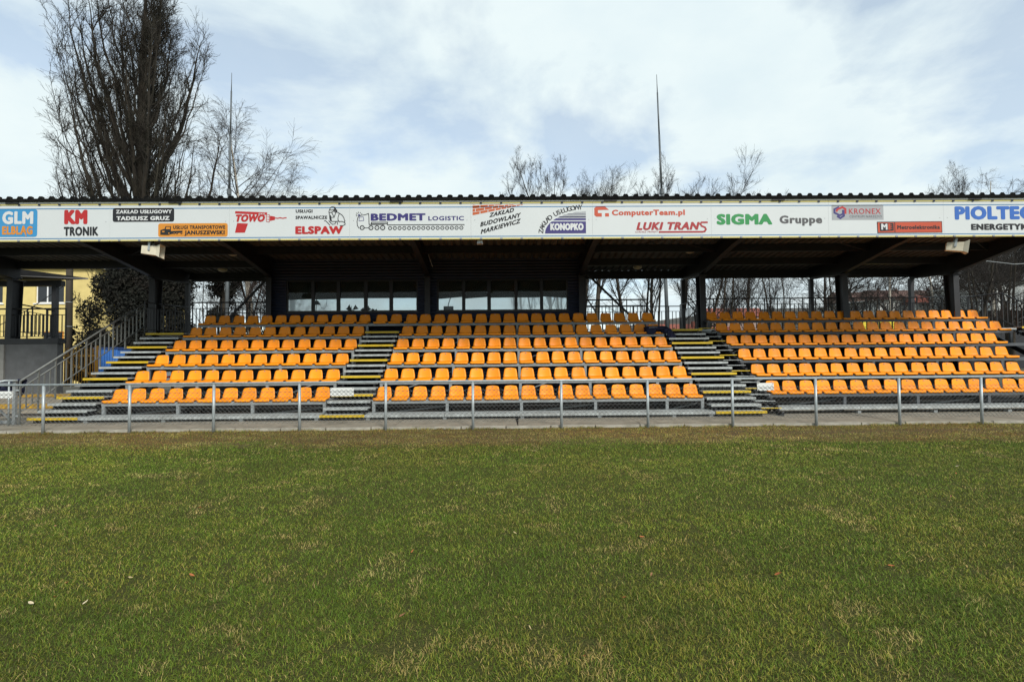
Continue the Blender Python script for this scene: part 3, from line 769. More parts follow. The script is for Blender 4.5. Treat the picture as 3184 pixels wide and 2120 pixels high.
def embolden(co, bold):
    return [(0.0, 0.0)] if bold < .001 else [(bold * math.cos(a) , bold * .8 * math.sin(a)) for a in [k * math.pi / 9 for k in range(18)]]
def bold_mesh(me, co, bold, to_world, name):
    """Letters thickened by laying shifted copies a hair apart."""
    nf = len(me.polygons); faces = [tuple(pl.vertices) for pl in me.polygons]
    V = []; F = []
    for k, (dx, dz) in enumerate(embolden(co, bold)):
        o = len(V); V += [tuple(v) for v in to_world(co[:, 0] + dx, co[:, 1] + dz, k * .00012)]
        F += [tuple(i + o for i in f) for f in faces]
    m2 = bpy.data.meshes.new(name); m2.from_pydata(V, [], F); m2.update(); bpy.data.meshes.remove(me)
    return m2
def put_text(parent, s, x0, x1, v0, v1, mat, bold=0.02, shear=0.0, layer=1, name='lettering', rot=None):
    """Letters whose capitals stand between v0 (top) and v1 (foot), from x0 to x1 (frame columns)."""
    bold *= 1.75
    lo, hi = -bold * .8, CAP_H + bold * .8
    me, co = text_mesh(s, shear)
    X0, X1 = BX(x0), BX(x1); zt, zb = BZ(v0), BZ(v1)
    mn, mx_ = co[:, 0].min() - bold, co[:, 0].max() + bold
    a = (X1 - X0) / (mx_ - mn); h = (zt - zb) / (hi - lo)
    def tw(cx, cz, dy):
        px = X0 + (cx - mn) * a; pz = zb + (cz - lo) * h
        if rot is not None: pz = pz + (px - X0) * rot                    # a line that climbs
        return np.stack([px, np.full_like(px, BYF - .002 * layer - dy), pz], 1)
    return link(name, bold_mesh(me, co, bold, tw, name), mat, parent)

def flat(parent, pts, mat, layer=1, name='print'):
    """A flat printed shape: pts in (frame column, v)."""
    P = [(BX(x), BYF - .002 * layer, BZ(v)) for x, v in pts]
    a = sum(p[0] * q[2] - q[0] * p[2] for p, q in zip(P, P[1:] + P[:1]))
    if a < 0: P.reverse()
    return link(name, MB().poly(P).mesh(name), mat, parent)

ASP = 0.0
def rrect(x0, x1, v0, v1, r=5.0, n=5):
    rv = r / 88.0; pts = []
    for cx, cv, a0 in ((x1 - r, v0 + rv, -90), (x1 - r, v1 - rv, 0), (x0 + r, v1 - rv, 90), (x0 + r, v0 + rv, 180)):
        for i in range(n + 1):
            a = math.radians(a0 + 90 * i / n); pts.append((cx + r * math.cos(a), cv + rv * math.sin(a)))
    return pts

def strokes(parent, lines, w, mat, layer=1, name='drawing', closed=()):
    """Line drawing: each polyline (frame column, v) becomes a ribbon of width w (frame pixels)."""
    mb = MB(); W = w * 12.74 / 1150; kk = 0
    for ln in lines:
        P = [Vector((BX(x), BZ(v))) for x, v in ln]
        for a, b in zip(P[:-1], P[1:]):
            d = (b - a)
            if d.length < 1e-6: continue
            d.normalize(); n = Vector((-d.y, d.x)) * W / 2; e = d * W * .35
            kk += 1; y = BYF - .002 * layer - .00025 * (kk % 5)
            q = [a - e - n, b + e - n, b + e + n, a - e + n]
            mb.poly([(p.x, y, p.y) for p in q])
    return link(name, mb.mesh(name), mat, parent)

def ring(cx, cv, r, n=20, sx=1.0):
    return [(cx + r * sx * math.cos(2 * math.pi * i / n), cv + r / 88.0 * math.sin(2 * math.pi * i / n)) for i in range(n + 1)]

SEAMS = [-25, 253, 528, 804, 1083, 1362.5, 1635.7, 1905.5, 2170, 2440]
BLABELS = ['white advertising panel with a blue square badge and red and black lettering',
           'white advertising panel with a black plate and an amber plate with a lorry',
           'white advertising panel with a red drill logo and a line-drawn welder',
           'white advertising panel with a long line-drawn lorry of many wheels',
           'white advertising panel with orange bricks and a striped violet quarter circle',
           'white advertising panel with red lettering above a dark red swoosh',
           'white advertising panel with green and grey lettering',
           'white advertising panel with a grey hexagon plate and an orange plate',
           'white advertising panel with large blue letters above black letters']
PAN_B = []
for i in range(9):
    X0, X1 = BX(SEAMS[i]), BX(SEAMS[i + 1])
    p = thing('advertising_panel', ((X0 + X1) / 2, BYF, BB), BLABELS[i], 'banner', 'advertising panels along the roof edge')
    # a slightly wavy board
    nx = 14; V = []; F = []
    for s, yy in ((0, BYF), (1, BYF + .018)):
        for k in range(nx + 1):
            xx = X0 + .0015 + (X1 - X0 - .003) * k / nx
            for zz in (BB, (BB + BT) / 2, BT):
                w = .0
                V.append((xx, yy + w, zz))
    o2 = (nx + 1) * 3
    for k in range(nx):
        for j in range(2):
            a = k * 3 + j
            F.append((a, a + 3, a + 4, a + 1)); F.append((o2 + a, o2 + a + 1, o2 + a + 4, o2 + a + 3))
        F.append((k * 3, o2 + k * 3, o2 + k * 3 + 3, k * 3 + 3)); F.append((k * 3 + 2, k * 3 + 5, o2 + k * 3 + 5, o2 + k * 3 + 2))
    F.append((0, 1, o2 + 1, o2)); F.append((1, 2, o2 + 2, o2 + 1)); e = nx * 3
    F.append((e, o2 + e, o2 + e + 1, e + 1)); F.append((e + 1, o2 + e + 1, o2 + e + 2, e + 2))
    link('board', np_mesh('board', V, F), M_PANEL, p)
    for (za, zb, mt, nm) in ((BT - .036, BT - .001, C_YEL, 'yellow_edge'), (BB + .001, BB + .034, C_YEL, 'yellow_edge')):
        part(nm, MB().box(X0 + .004, X1 - .004, BYF - .010, BYF - .001, za, zb), mt, p)
    for zc in (BZ(.128), BZ(.922)):
        part('blue_line', MB().box(X0 + .004, X1 - .004, BYF - .002, BYF - .0005, zc - .011, zc + .011), C_LINE, p)
    m = 6
    for k in range(m):
        xx = X0 + (X1 - X0) * (k + .5) / m
        bar_part('clip', M_DARK, p, (xx, BYF - .012, BT - .02), (.055, .02, .035)); bar_part('clip', M_GALV, p, (xx, BYF - .012, BB + .02), (.055, .02, .035))
    for sx in (X0 + .1, X1 - .1):
        bar_part('screw', M_PLATE, p, (sx, BYF - .003, (BT + BB) / 2 + .02), (.014, .006, .014))
    PAN_B.append(p)
S = lambda src: src / 1.352                                            # frame columns of the full-size picture
z1 = lambda x: x / 2.904 / 1.352
z3 = lambda x: (760 + x / 2.904) / 1.352
z5 = lambda x: (1540 + x / 2.904) / 1.352
z7 = lambda x: (2384 + x / 2.904) / 1.352
# panel 0
p = PAN_B[0]
flat(p, rrect(-6, z1(338), .136, .873, 6), C_BLUE, 1, 'badge')
put_text(p, 'GLM', z1(22), z1(302), .19, .53, C_WHT, .035, layer=2)
put_text(p, 'ELBLĄG', z1(22), z1(298), .585, .81, C_ORA, .035, layer=2)
put_text(p, 'KM', z1(580), z1(790), .155, .54, C_RED, .05)
put_text(p, 'TRONIK', z1(578), z1(890), .61, .85, M_BLACK, .035)
# panel 1
p = PAN_B[1]
flat(p, rrect(z1(1018), z1(1573), .115, .485, 5), M_BLACK, 1, 'plate')
put_text(p, 'ZAKŁAD USŁUGOWY', z1(1048), z1(1552), .165, .262, C_WHT, .03, layer=2)
put_text(p, 'TADEUSZ GRUZ', z1(1052), z1(1532), .335, .445, C_WHT, .035, layer=2)
flat(p, rrect(z1(1430), z1(2057), .53, .895, 5), C_ORA, 1, 'plate')
put_text(p, 'USŁUGI TRANSPORTOWE', z1(1565), z1(2035), .59, .685, M_BLACK, .025, layer=2)
put_text(p, 'JANUSZEWSKI', z1(1668), z1(2030), .725, .835, M_BLACK, .03, layer=2)
q = lambda x, y: (z1(x), (y - 212) / 350)
flat(p, [q(1450, 505), q(1450, 460), q(1490, 448), q(1495, 425), q(1545, 425), q(1545, 470), q(1650, 466), q(1650, 482), q(1545, 500), q(1520, 508)], M_BLACK, 2, 'lorry_drawing')
flat(p, [q(1500, 452), q(1503, 432), q(1538, 432), q(1538, 452)], C_ORA, 3, 'lorry_window')
for cx, r in ((1528, 3.6), (1575, 2.6), (1600, 2.6), (1640, 2.4)):
    flat(p, ring(z1(cx), (490 - 212) / 350, r)[:-1], M_BLACK, 3, 'lorry_wheel'); flat(p, ring(z1(cx), (490 - 212) / 350, r * .4)[:-1], C_ORA, 4, 'lorry_hub')
flat(p, [q(1465, 480), q(1465, 470), q(1488, 468), q(1488, 480)], C_ORA, 3, 'lorry_grille')
# panel 2
p = PAN_B[2]
q = lambda x, y: (z3(x), (y - 195) / 357)
xt = lambda x: z1(x)
flat(p, [(xt(2124), .21), (z3(207), .25), (z3(203), .315), (xt(2122), .275)], C_RED, 1, 'tool_bar')
put_text(p, 'TOWO', xt(2130), z3(186), .30, .50, C_RED, .045, .25, 1)
flat(p, [(xt(2142), .53), (z3(33), .545), (z3(5), .79), (xt(2122), .79)], C_RED, 1, 'tool_handle')
put_text(p, 'P.H.U.', z3(128), z3(186), .265, .305, C_WHT, .03, .2, 2)
flat(p, [q(198, 312), q(226, 306), q(226, 377), q(198, 370)], C_WHT, 1, 'chuck_base')
strokes(p, [[q(198, 312), q(226, 306), q(226, 377), q(198, 370), q(198, 312)], [q(198, 330), q(226, 327)], [q(198, 350), q(226, 352)]], 1.2, C_RED, 2, 'chuck')
flat(p, [q(230, 316), q(276, 324), q(276, 356), q(230, 366)], C_RED, 1, 'chuck_jaw')
strokes(p, [[q(278, 338), q(300, 341), q(322, 336), q(345, 341), q(378, 336)]], 2.4, C_RED, 1, 'drill_bit')
put_text(p, 'USŁUGI', z3(463), z3(615), .175, .262, M_BLACK, .03)
put_text(p, 'SPAWALNICZE', z3(462), z3(748), .345, .432, M_BLACK, .03)
put_text(p, 'ELSPAW', z3(460), z3(890), .625, .835, C_RED, .04)
w9 = lambda x, y: ((900 + x / 11.2) / 1.352, (y - 85) / 1370)
strokes(p, [[w9(1400, 330), w9(1420, 280), w9(1470, 235), w9(1530, 230), w9(1590, 270), w9(1615, 330), w9(1600, 400)], [w9(1400, 330), w9(1450, 350), w9(1540, 345)],
            [w9(1395, 340), w9(1375, 420), w9(1400, 540), w9(1440, 620), w9(1560, 615)], [w9(1400, 440), w9(1470, 430), w9(1560, 610), w9(1610, 460), w9(1560, 380), w9(1480, 430)],
            [w9(1640, 410), w9(1740, 470), w9(1840, 540), w9(1900, 640), w9(1930, 800), w9(1945, 880), w9(1870, 925), w9(1760, 925)], [w9(1735, 480), w9(1700, 600), w9(1690, 700), w9(1730, 780), w9(1830, 770), w9(1920, 810)],
            [w9(1400, 560), w9(1410, 690), w9(1480, 770), w9(1600, 770), w9(1730, 760)], [w9(1375, 740), w9(1440, 820), w9(1510, 880), w9(1600, 850), w9(1610, 780)],
            [w9(1260, 740), w9(1340, 820), w9(1410, 905)], [w9(1220, 750), w9(1245, 735)], [w9(1660, 780), w9(1680, 880)]], 1.5, M_BLACK, 3, 'welder_drawing')
strokes(p, [[w9(1575, 260), w9(1600, 320), w9(1550, 355)], [w9(1420, 560), w9(1450, 740)], [w9(1640, 360), w9(1640, 420)]], 3.6, M_BLACK, 3, 'welder_shading')
flat(p, [w9(1500, 860), w9(1640, 860), w9(1660, 905), w9(1520, 915)], C_WHT, 2, 'welder_glove')
# panel 3
p = PAN_B[3]
q = lambda x, y: ((1080 + x / 5.8875) / 1.352, (y - 25) / 720)
put_text(p, 'BEDMET', q(428, 0)[0], q(1432, 0)[0], .292, .486, C_NAVY, .035)
put_text(p, 'LOGISTIC', q(1482, 0)[0], q(2135, 0)[0], .37, .486, C_NAVY, .02)
strokes(p, [[q(215, 518), q(185, 470), q(178, 390), q(190, 320), q(215, 285), q(260, 268), q(330, 258), q(388, 235), q(395, 300), q(398, 445), q(440, 448)], [q(320, 514), q(395, 512)]], 1.7, M_BLACK, 1, 'cab_outline')
strokes(p, [[q(212, 375), q(222, 305), q(292, 300), q(302, 370), q(212, 378)]], 1.2, C_NAVY, 1, 'cab_window')
strokes(p, [[q(440, 435), q(440, 405), q(735, 405), q(735, 458), q(2135, 458), q(2138, 468)], [q(440, 435), q(735, 435)], [q(400, 448), q(672, 448)]], 1.9, M_BLACK, 1, 'trailer_outline')
flat(p, [q(197, 285), q(200, 250), q(215, 243), q(232, 255), q(240, 272)], C_NAVY, 2, 'beacon')
strokes(p, [[q(162, 282), q(180, 280)], [q(160, 250), q(174, 256)], [q(172, 224), q(186, 236)], [q(204, 205), q(208, 222)], [q(245, 213), q(236, 226)], [q(270, 240), q(252, 248)]], 1.4, M_BLACK, 1, 'beacon_rays')
wh = [(272, 508, 45), (433, 510, 46), (543, 510, 46), (648, 510, 48)] + [(783 + 86.9 * i, 520, 37) for i in range(16)]
for cx, cy, r in wh:
    c = q(cx, cy); rr = r / 5.8875 / 1.352
    a = ring(c[0], c[1], rr, 16); b = ring(c[0], c[1], rr * .62, 16)
    mb = MB()
    for j in range(16):
        P = [a[j], a[j + 1], b[j + 1], b[j]]
        mb.poly([(BX(x), BYF - .004, BZ(v)) for x, v in reversed(P)])
    cc = [(BX(x), BYF - .004, BZ(v)) for x, v in ring(c[0], c[1], rr * .16, 8)[:-1]]
    mb.poly(list(reversed(cc)))
    link('wheel_drawing', mb.mesh('wheel_drawing'), M_BLACK, p)
# panel 4
p = PAN_B[4]
q = lambda x, y: ((1440 + x / 5.607) / 1.352, (y - 15) / 685)
lo = lambda x: 265 - (x - 160) * (195 / 890)                            # lower edge of the brick field
rows = [(0, [0, 135, 275, 400, 505, 600, 690, 770, 840, 890]), (1, [0, 55, 215, 350, 460, 560, 640, 735, 800, 890]), (2, [0, 135, 280, 395, 505, 600, 690, 760, 820]), (3, [0, 60, 210, 350, 450]), ]
for ri, cuts in rows:
    hgt = 62
    for a, b in zip(cuts[:-1], cuts[1:]):
        xa, xb = 160 + a + 6, 160 + b - 6
        sh = lambda x: 1 - .62 * (x - 160) / 890
        ya0, ya1 = lo(xa) - ri * hgt * sh(xa) - 8 * sh(xa), lo(xa) - (ri + 1) * hgt * sh(xa) + 2
        yb0, yb1 = lo(xb) - ri * hgt * sh(xb) - 8 * sh(xb), lo(xb) - (ri + 1) * hgt * sh(xb) + 2
        ya1, yb1 = max(ya1, 62), max(yb1, 62)
        if ya0 - ya1 < 6 or yb0 - yb1 < 2: continue
        flat(p, [q(xa, ya0), q(xb, yb0), q(xb, yb1), q(xa, ya1)], C_BRK, 1, 'brick_print')
for s, x0, y0, x1_, y1_, hh in (('ZAKŁAD', 455, 296, 890, 196, 78), ('BUDOWLANY', 297, 470, 1010, 292, 84), ('MARKIEWICZ', 305, 606, 1006, 400, 84)):
    dX = BX(q(x1_, 0)[0]) - BX(q(x0, 0)[0]); dZ = BZ(q(0, y1_)[1]) - BZ(q(0, y0)[1])
    put_text(p, s, q(x0, 0)[0], q(x1_, 0)[0], q(0, y0 - hh)[1], q(0, y0)[1], M_BLACK, .03, .22, 1, rot=dZ / dX)
ex, ey, ea, eb = 2140, 602, 715, 408                                   # quarter ellipse
def ell(t, k=1.0): return (ex - ea * k * math.cos(t), ey - eb * k * math.sin(t))
def band(y0, y1, mat, name):
    pts = []
    for yy in np.linspace(y0, y1, 8):
        s_ = min(1, max(0, (ey - yy) / eb)); pts.append(q(ex - ea * math.sqrt(max(0, 1 - s_ * s_)), yy))
    pts += [q(ex, y1), q(ex, y0)]
    flat(p, pts, mat, 1, name)
band(378, 600, C_NAVY, 'quarter_block')
for (a, b) in ((320, 358), (283, 308), (257, 270), (231, 242), (207, 216), (192, 196)):
    band(a, b, C_NAVY if a > 300 else C_DNAV, 'quarter_stripe')
put_text(p, 'KONOPKO', q(1518, 0)[0], q(2098, 0)[0], (412 - 15) / 685, (543 - 15) / 685, C_WHT, .05, 0, 2)
word = 'ZAKŁAD USŁUGOWY'
for i, ch in enumerate(word):
    if ch == ' ': continue
    u = (i + .3) / (len(word) - .1)
    tt = math.radians(2 + 84 * (u ** .86))
    kx, ky = 1.045, 1.10
    cx, cy = ex - ea * kx * math.cos(tt), ey - eb * ky * math.sin(tt)
    tx, ty = ea * kx * math.sin(tt), eb * ky * math.cos(tt)            # tangent, picture up = +
    ang = math.atan2(ty, tx)
    me, co = text_mesh(ch)
    co = co.copy(); co[:, 0] -= (co[:, 0].min() + co[:, 0].max()) / 2
    sc_ = 84 / 5.607 / 1.352 * 12.74 / 1150 / .72
    bx, bz = BX(q(cx, 0)[0]), BZ(q(0, cy)[1])
    def tw(u_, w_, dy, ang=ang, bx=bx, bz=bz):
        xr = (u_ * math.cos(ang) - w_ * math.sin(ang)) * sc_; zr = (u_ * math.sin(ang) + w_ * math.cos(ang)) * sc_
        return np.stack([bx + xr, np.full_like(xr, BYF - .002 - dy), bz + zr], 1)
    link('lettering', bold_mesh(me, co, .02, tw, 'lettering'), M_BLACK, p)
# panel 5
p = PAN_B[5]
q = lambda x, y: (z5(x), (y - 182) / 352)
flat(p, [q(895, 310), q(895, 245), q(910, 228), q(990, 226), q(1028, 260), q(928, 262), q(928, 290), q(962, 291), q(962, 325), q(912, 325)], C_ROR, 1, 'logo')
flat(p, [q(992, 292), q(1027, 292), q(1027, 324), q(992, 324)], C_ROR, 1, 'logo')
put_text(p, 'ComputerTeam.pl', z5(1053), z5(1713), .222, .372, C_ROR, .03)
put_text(p, 'LUKI TRAN', z5(1272), z5(1845), .56, .775, C_DRED, .035, .25)
strokes(p, [[q(1912, 384), q(1862, 384), q(1850, 400), q(1862, 418), q(1892, 432), q(1900, 450), q(1888, 470), q(1870, 474), q(1480, 474)]], 4.2, C_DRED, 1, 'swoosh')
put_text(p, 'ŁUKASZ FRINDT', z5(1263), z5(1468), .80, .845, C_DRED, .008, .2)
# panel 6
p = PAN_B[6]
put_text(p, 'SIGMA', 1648, 1776, .35, .64, C_GRN, .04)
put_text(p, 'Gruppe', z7(115), z7(500), .40, .615, C_GRY, .03)
# panel 7
p = PAN_B[7]
q = lambda x, y: (z7(x), (y - 185) / 350)
flat(p, [q(588, 228), q(1055, 228), q(1055, 370), q(588, 370)], C_LGR, 1, 'plate')
strokes(p, [[q(650, 248), q(612, 268), q(612, 300), q(660, 325), q(690, 312), q(690, 280)], [q(640, 335), q(664, 352), q(697, 330), q(697, 280)]], 4.5, C_NAVY, 2, 'hexagon_drawing')
strokes(p, [[q(632, 285), q(640, 268), q(685, 248), q(712, 265), q(712, 305)]], 4.5, C_RED, 2, 'hexagon_drawing')
put_text(p, 'KRONEX', z7(743), z7(1030), .22, .365, C_RED, .004, 0, 2)
put_text(p, 'CENTRUM NARZĘDZI', z7(747), z7(1038), .405, .465, C_GRY, 0.0, 0, 2)
flat(p, [q(993, 388), q(1582, 386), q(1582, 496), q(995, 498)], M_BLACK, 1, 'plate_border')
flat(p, [q(1000, 396), q(1150, 395), q(1150, 490), q(1001, 491)], C_ROR, 2, 'plate')
flat(p, [q(1157, 393), q(1576, 392), q(1576, 490), q(1157, 491)], C_ROR, 2, 'plate')
flat(p, [q(1016, 402), q(1142, 402), q(1142, 474), q(1020, 480)], M_BLACK, 3, 'plate_box')
put_text(p, 'M', z7(1030), z7(1086), .635, .80, C_WHT, .03, 0, 4)
flat(p, [q(1092, 408), q(1112, 408), q(1112, 466), q(1092, 466)], C_ROR, 4, 'plug_drawing')
put_text(p, 'E', z7(1100), z7(1128), .67, .78, C_ROR, .01, 0, 5)
put_text(p, 'Metroelektronika', z7(1175), z7(1560), .68, .785, M_BLACK, .025, 0, 3)
# panel 8
p = PAN_B[8]
put_text(p, 'PIOLTEC', z7(1698), z7(2410), .17, .535, C_PBL, .04)
put_text(p, 'ENERGETYK', z7(1842), z7(2352), .65, .82, M_BLACK, .04)

# ------------------------------------------------------------------ loudspeakers and small lamp below the banners
M_CREAM = pmat('cream_plastic', (0.62, 0.57, 0.44), 0.45, 0, 0.06, 6, dirt=(0.35, 0.31, 0.22), dirt_amt=0.35, dirt_scale=4)
def horn(x, z, yaw, pitch, label):
    t = thing('horn_loudspeaker', (x, 12.95, z), label, 'loudspeaker', 'loudspeakers hung from the roof edge')
    Rm = Matrix.Rotation(yaw, 3, 'Z') @ Matrix.Rotation(pitch, 3, 'Y')
    o = Vector((x, 12.95, z))
    def tr(mb): mb.v = [tuple(o + Rm @ Vector(v)) for v in mb.v]; return mb
    a, b, c = (-.22, .085, .10), (.12, .10, .12), (.22, .15, .17)      # x, half width, half height
    body = MB()
    def frust(p, q_, inner=False):
        P = [(p[0], -p[1], -p[2]), (p[0], p[1], -p[2]), (p[0], p[1], p[2]), (p[0], -p[1], p[2])]; Q = [(q_[0], -q_[1], -q_[2]), (q_[0], q_[1], -q_[2]), (q_[0], q_[1], q_[2]), (q_[0], -q_[1], q_[2])]
        for i in range(4):
            f = [P[i], P[(i + 1) % 4], Q[(i + 1) % 4], Q[i]]
            body.poly(f if not inner else list(reversed(f)))
    frust(a, b); frust(b, c); body.poly([(a[0], -a[1], -a[2]), (a[0], -a[1], a[2]), (a[0], a[1], a[2]), (a[0], a[1], -a[2])])
    ci, bi = (c[0], c[1] - .012, c[2] - .012), (b[0] - .05, b[1] - .03, b[2] - .03)
    frust(bi, ci, True); body.poly([(bi[0], -bi[1], -bi[2]), (bi[0], bi[1], -bi[2]), (bi[0], bi[1], bi[2]), (bi[0], -bi[1], bi[2])])
    for (s1, s2) in (((-1, -1), (1, -1)), ((1, -1), (1, 1)), ((1, 1), (-1, 1)), ((-1, 1), (-1, -1))):
        body.poly([(c[0], s1[0] * c[1], s1[1] * c[2]), (c[0], s2[0] * c[1], s2[1] * c[2]), (c[0], s2[0] * ci[1], s2[1] * ci[2]), (c[0], s1[0] * ci[1], s1[1] * ci[2])])
    part('horn', tr(body), M_CREAM, t)
    part('driver_cone', tr(MB().tube([(.08, 0, 0), (.12, 0, 0), (.17, 0, 0)], [.05, .06, .02], 12)), M_CREAM, t)
    part('bracket', tr(MB().box(-.07, -.02, -.112, -.104, -.02, .22).box(-.07, -.02, .104, .112, -.02, .22).box(-.07, -.02, -.112, .112, .22, .23)), M_GALVR, t)
    part('bolt', tr(MB().tube([(-.045, -.113, .0), (-.045, -.122, .0)], .016, 8)), M_PLATE, t)
    part('hanger', MB().box(x - .03, x + .03, 12.93, 12.97, z + .2, z + .55), M_DARK, t)
pl, pr = at(351, 577, 12.95), at(2200, 568, 12.95)
horn(pl.x, pl.z, math.radians(12), math.radians(4), 'cream horn loudspeaker hanging below the lorry panel near the house')
horn(pr.x, pr.z, math.radians(-32), math.radians(8), 'cream horn loudspeaker hanging below the blue lettering panel')
pf = at(1104, 557, 12.9)
t = thing('floodlight', (pf.x, 12.9, pf.z), 'small white floodlight below the brick and quarter circle panel', 'floodlight')
part('housing', MB().hexa([(pf.x - .075, 12.86, pf.z - .055), (pf.x + .075, 12.86, pf.z - .055), (pf.x + .075, 12.94, pf.z - .055), (pf.x - .075, 12.94, pf.z - .055), (pf.x - .065, 12.86, pf.z + .05), (pf.x + .065, 12.86, pf.z + .05), (pf.x + .065, 12.94, pf.z + .05), (pf.x - .065, 12.94, pf.z + .05)]), C_WHT, t)
part('lens', MB().box(pf.x - .066, pf.x + .066, 12.852, 12.859, pf.z - .05, pf.z - .035), M_DARK, t)
part('arm', MB().box(pf.x - .02, pf.x + .02, 12.90, 12.93, pf.z + .051, pf.z + .5), M_DARK, t)
t = thing('loose_cable', at(992, 600, 16.5), 'thin pale cable end dangling below the roof by the navy box', 'cable')
part('cable', MB().tube([at(985, 585, 16.5), at(990, 600, 16.5), at(995, 614, 16.5)], .012, 5), C_LGR, t)

# ------------------------------------------------------------------ perimeter fence
FY = 11.14
FPX = [-14.2, -12.26] + [at(x, 985, FY).x for x in (99, 297.6, 491, 689, 887, 1088, 1291.5, 1490.6, 1685.6, 1877.6, 2069.7, 2259)] + [12.5, 14.4]
fence = thing('perimeter_fence', (0, FY, 0), 'grey tube and wire mesh fence running the whole length before the stand', 'fence')
part('top_rail', MB().tube([(FPX[0] - .1, FY, 1.065), (FPX[-1] + .1, FY, 1.065)], .025, 12), M_GALVR, fence, True)
POST = MB().tube([(0, 0, -.1), (0, 0, 1.045)], .031, 12).mesh('post', True); POST.materials.append(M_GALVR)
M_WIRE = pmat('fence_wire', (0.16, 0.17, 0.17), 0.5, 0.4, 0.15, 10)
for i, x in enumerate(FPX):
    o = link('post', POST, None, fence, loc=(x, FY, 0)); o.rotation_euler = (random.uniform(-.004, .004), random.uniform(-.006, .006), 0)
    if i + 1 < len(FPX):
        xa, xb = x + .03, FPX[i + 1] - .03; z0, z1_ = .17, .90; cw = .098; ch = .094
        mb = MB(); yy = FY + .034
        n = int((xb - xa) / cw)
        def seg(p, q_):
            mb.tube([p, q_], .0030, 3, False)
        nr = int(round((z1_ - z0) / ch))
        for j in range(-nr, n + 1):
            for s in (1, -1):
                # straight diagonals clipped to the panel
                pts = []
                xs0 = xa + j * cw if s == 1 else xa + (j + nr) * cw
                xe = xs0 + s * nr * cw
                x0c, x1c = xs0, xe
                za, zb = z0, z1_
                def clip(xv): return z0 + (xv - xs0) / (xe - xs0) * (z1_ - z0)
                a_, b_ = max(min(x0c, x1c), xa), min(max(x0c, x1c), xb)
                if b_ - a_ < .01: continue
                seg((a_, yy + s * .0015, clip(a_)), (b_, yy + s * .0015, clip(b_)))
        for zz in (.24, .52, .86):
            mb.tube([(xa - .03, yy, zz), (xb + .03, yy, zz)], .0026, 4, False)
        o = link('wire_mesh', mb.mesh('wire_mesh'), M_WIRE, fence); tag(o, kind='stuff')
M_SIGN = pmat('white_plate', (0.70, 0.72, 0.70), 0.5, 0, 0.04, 5, dirt=(0.5, 0.5, 0.46), dirt_amt=0.3)
for (x0, x1_, y0, y1_, lab) in ((760, 814, 891, 911, 'blank white plate wired to the fence before the narrow aisle'), (1741, 1779, 880, 898, 'blank white plate wired to the fence before the wide aisle'), (-30, 31, 899.5, 916, 'long white plate wired to the fence beside the metal gate')):
    a, b = at(x0, y1_, FY + .05), at(x1_, y0, FY + .05)
    t = thing('white_plate', ((a.x + b.x) / 2, FY + .045, a.z), lab, 'plate', 'blank plates on the fence')
    part('sheet', MB().box(a.x, b.x, FY + .040, FY + .046, a.z, b.z), M_SIGN, t)
    for xx in (a.x + .02, b.x - .02):
        for zz in (a.z + .015, b.z - .015): bar_part('tie', M_DARK, t, (xx, FY + .034, zz), (.012, .014, .012))

# metal gate and bits at the end of the walkway
t = thing('metal_gate', (-13.0, 12.3, .05), 'grey metal gate leaf with diagonal bar at the end of the walkway', 'gate')
gx = at(34, 920, 12.3).x
part('gate_post', MB().box(gx - .035, gx + .035, 12.27, 12.34, .05, 1.1), M_GALV, t)
part('bottom_bar', MB().box(gx - 1.6, gx - .036, 12.28, 12.33, .08, .15), M_GALV, t)
part('top_bar', MB().box(gx - 1.6, gx - .036, 12.28, 12.33, 1.01, 1.06), M_GALV, t)
part('diagonal_bar', MB().bar((gx - .08, 12.30, .16), (gx - 1.0, 12.30, .98), .045, .035), M_GALV, t)
part('hinge', MB().box(gx + .036, gx + .11, 12.28, 12.33, .86, .90), M_GALVR, t); part('hinge', MB().box(gx + .036, gx + .1, 12.28, 12.33, .24, .28), M_GALVR, t)
M_NAVYC = pmat('navy_cloth', (0.010, 0.012, 0.035), 0.9, 0, 0.3, 12, 0.4, 40)
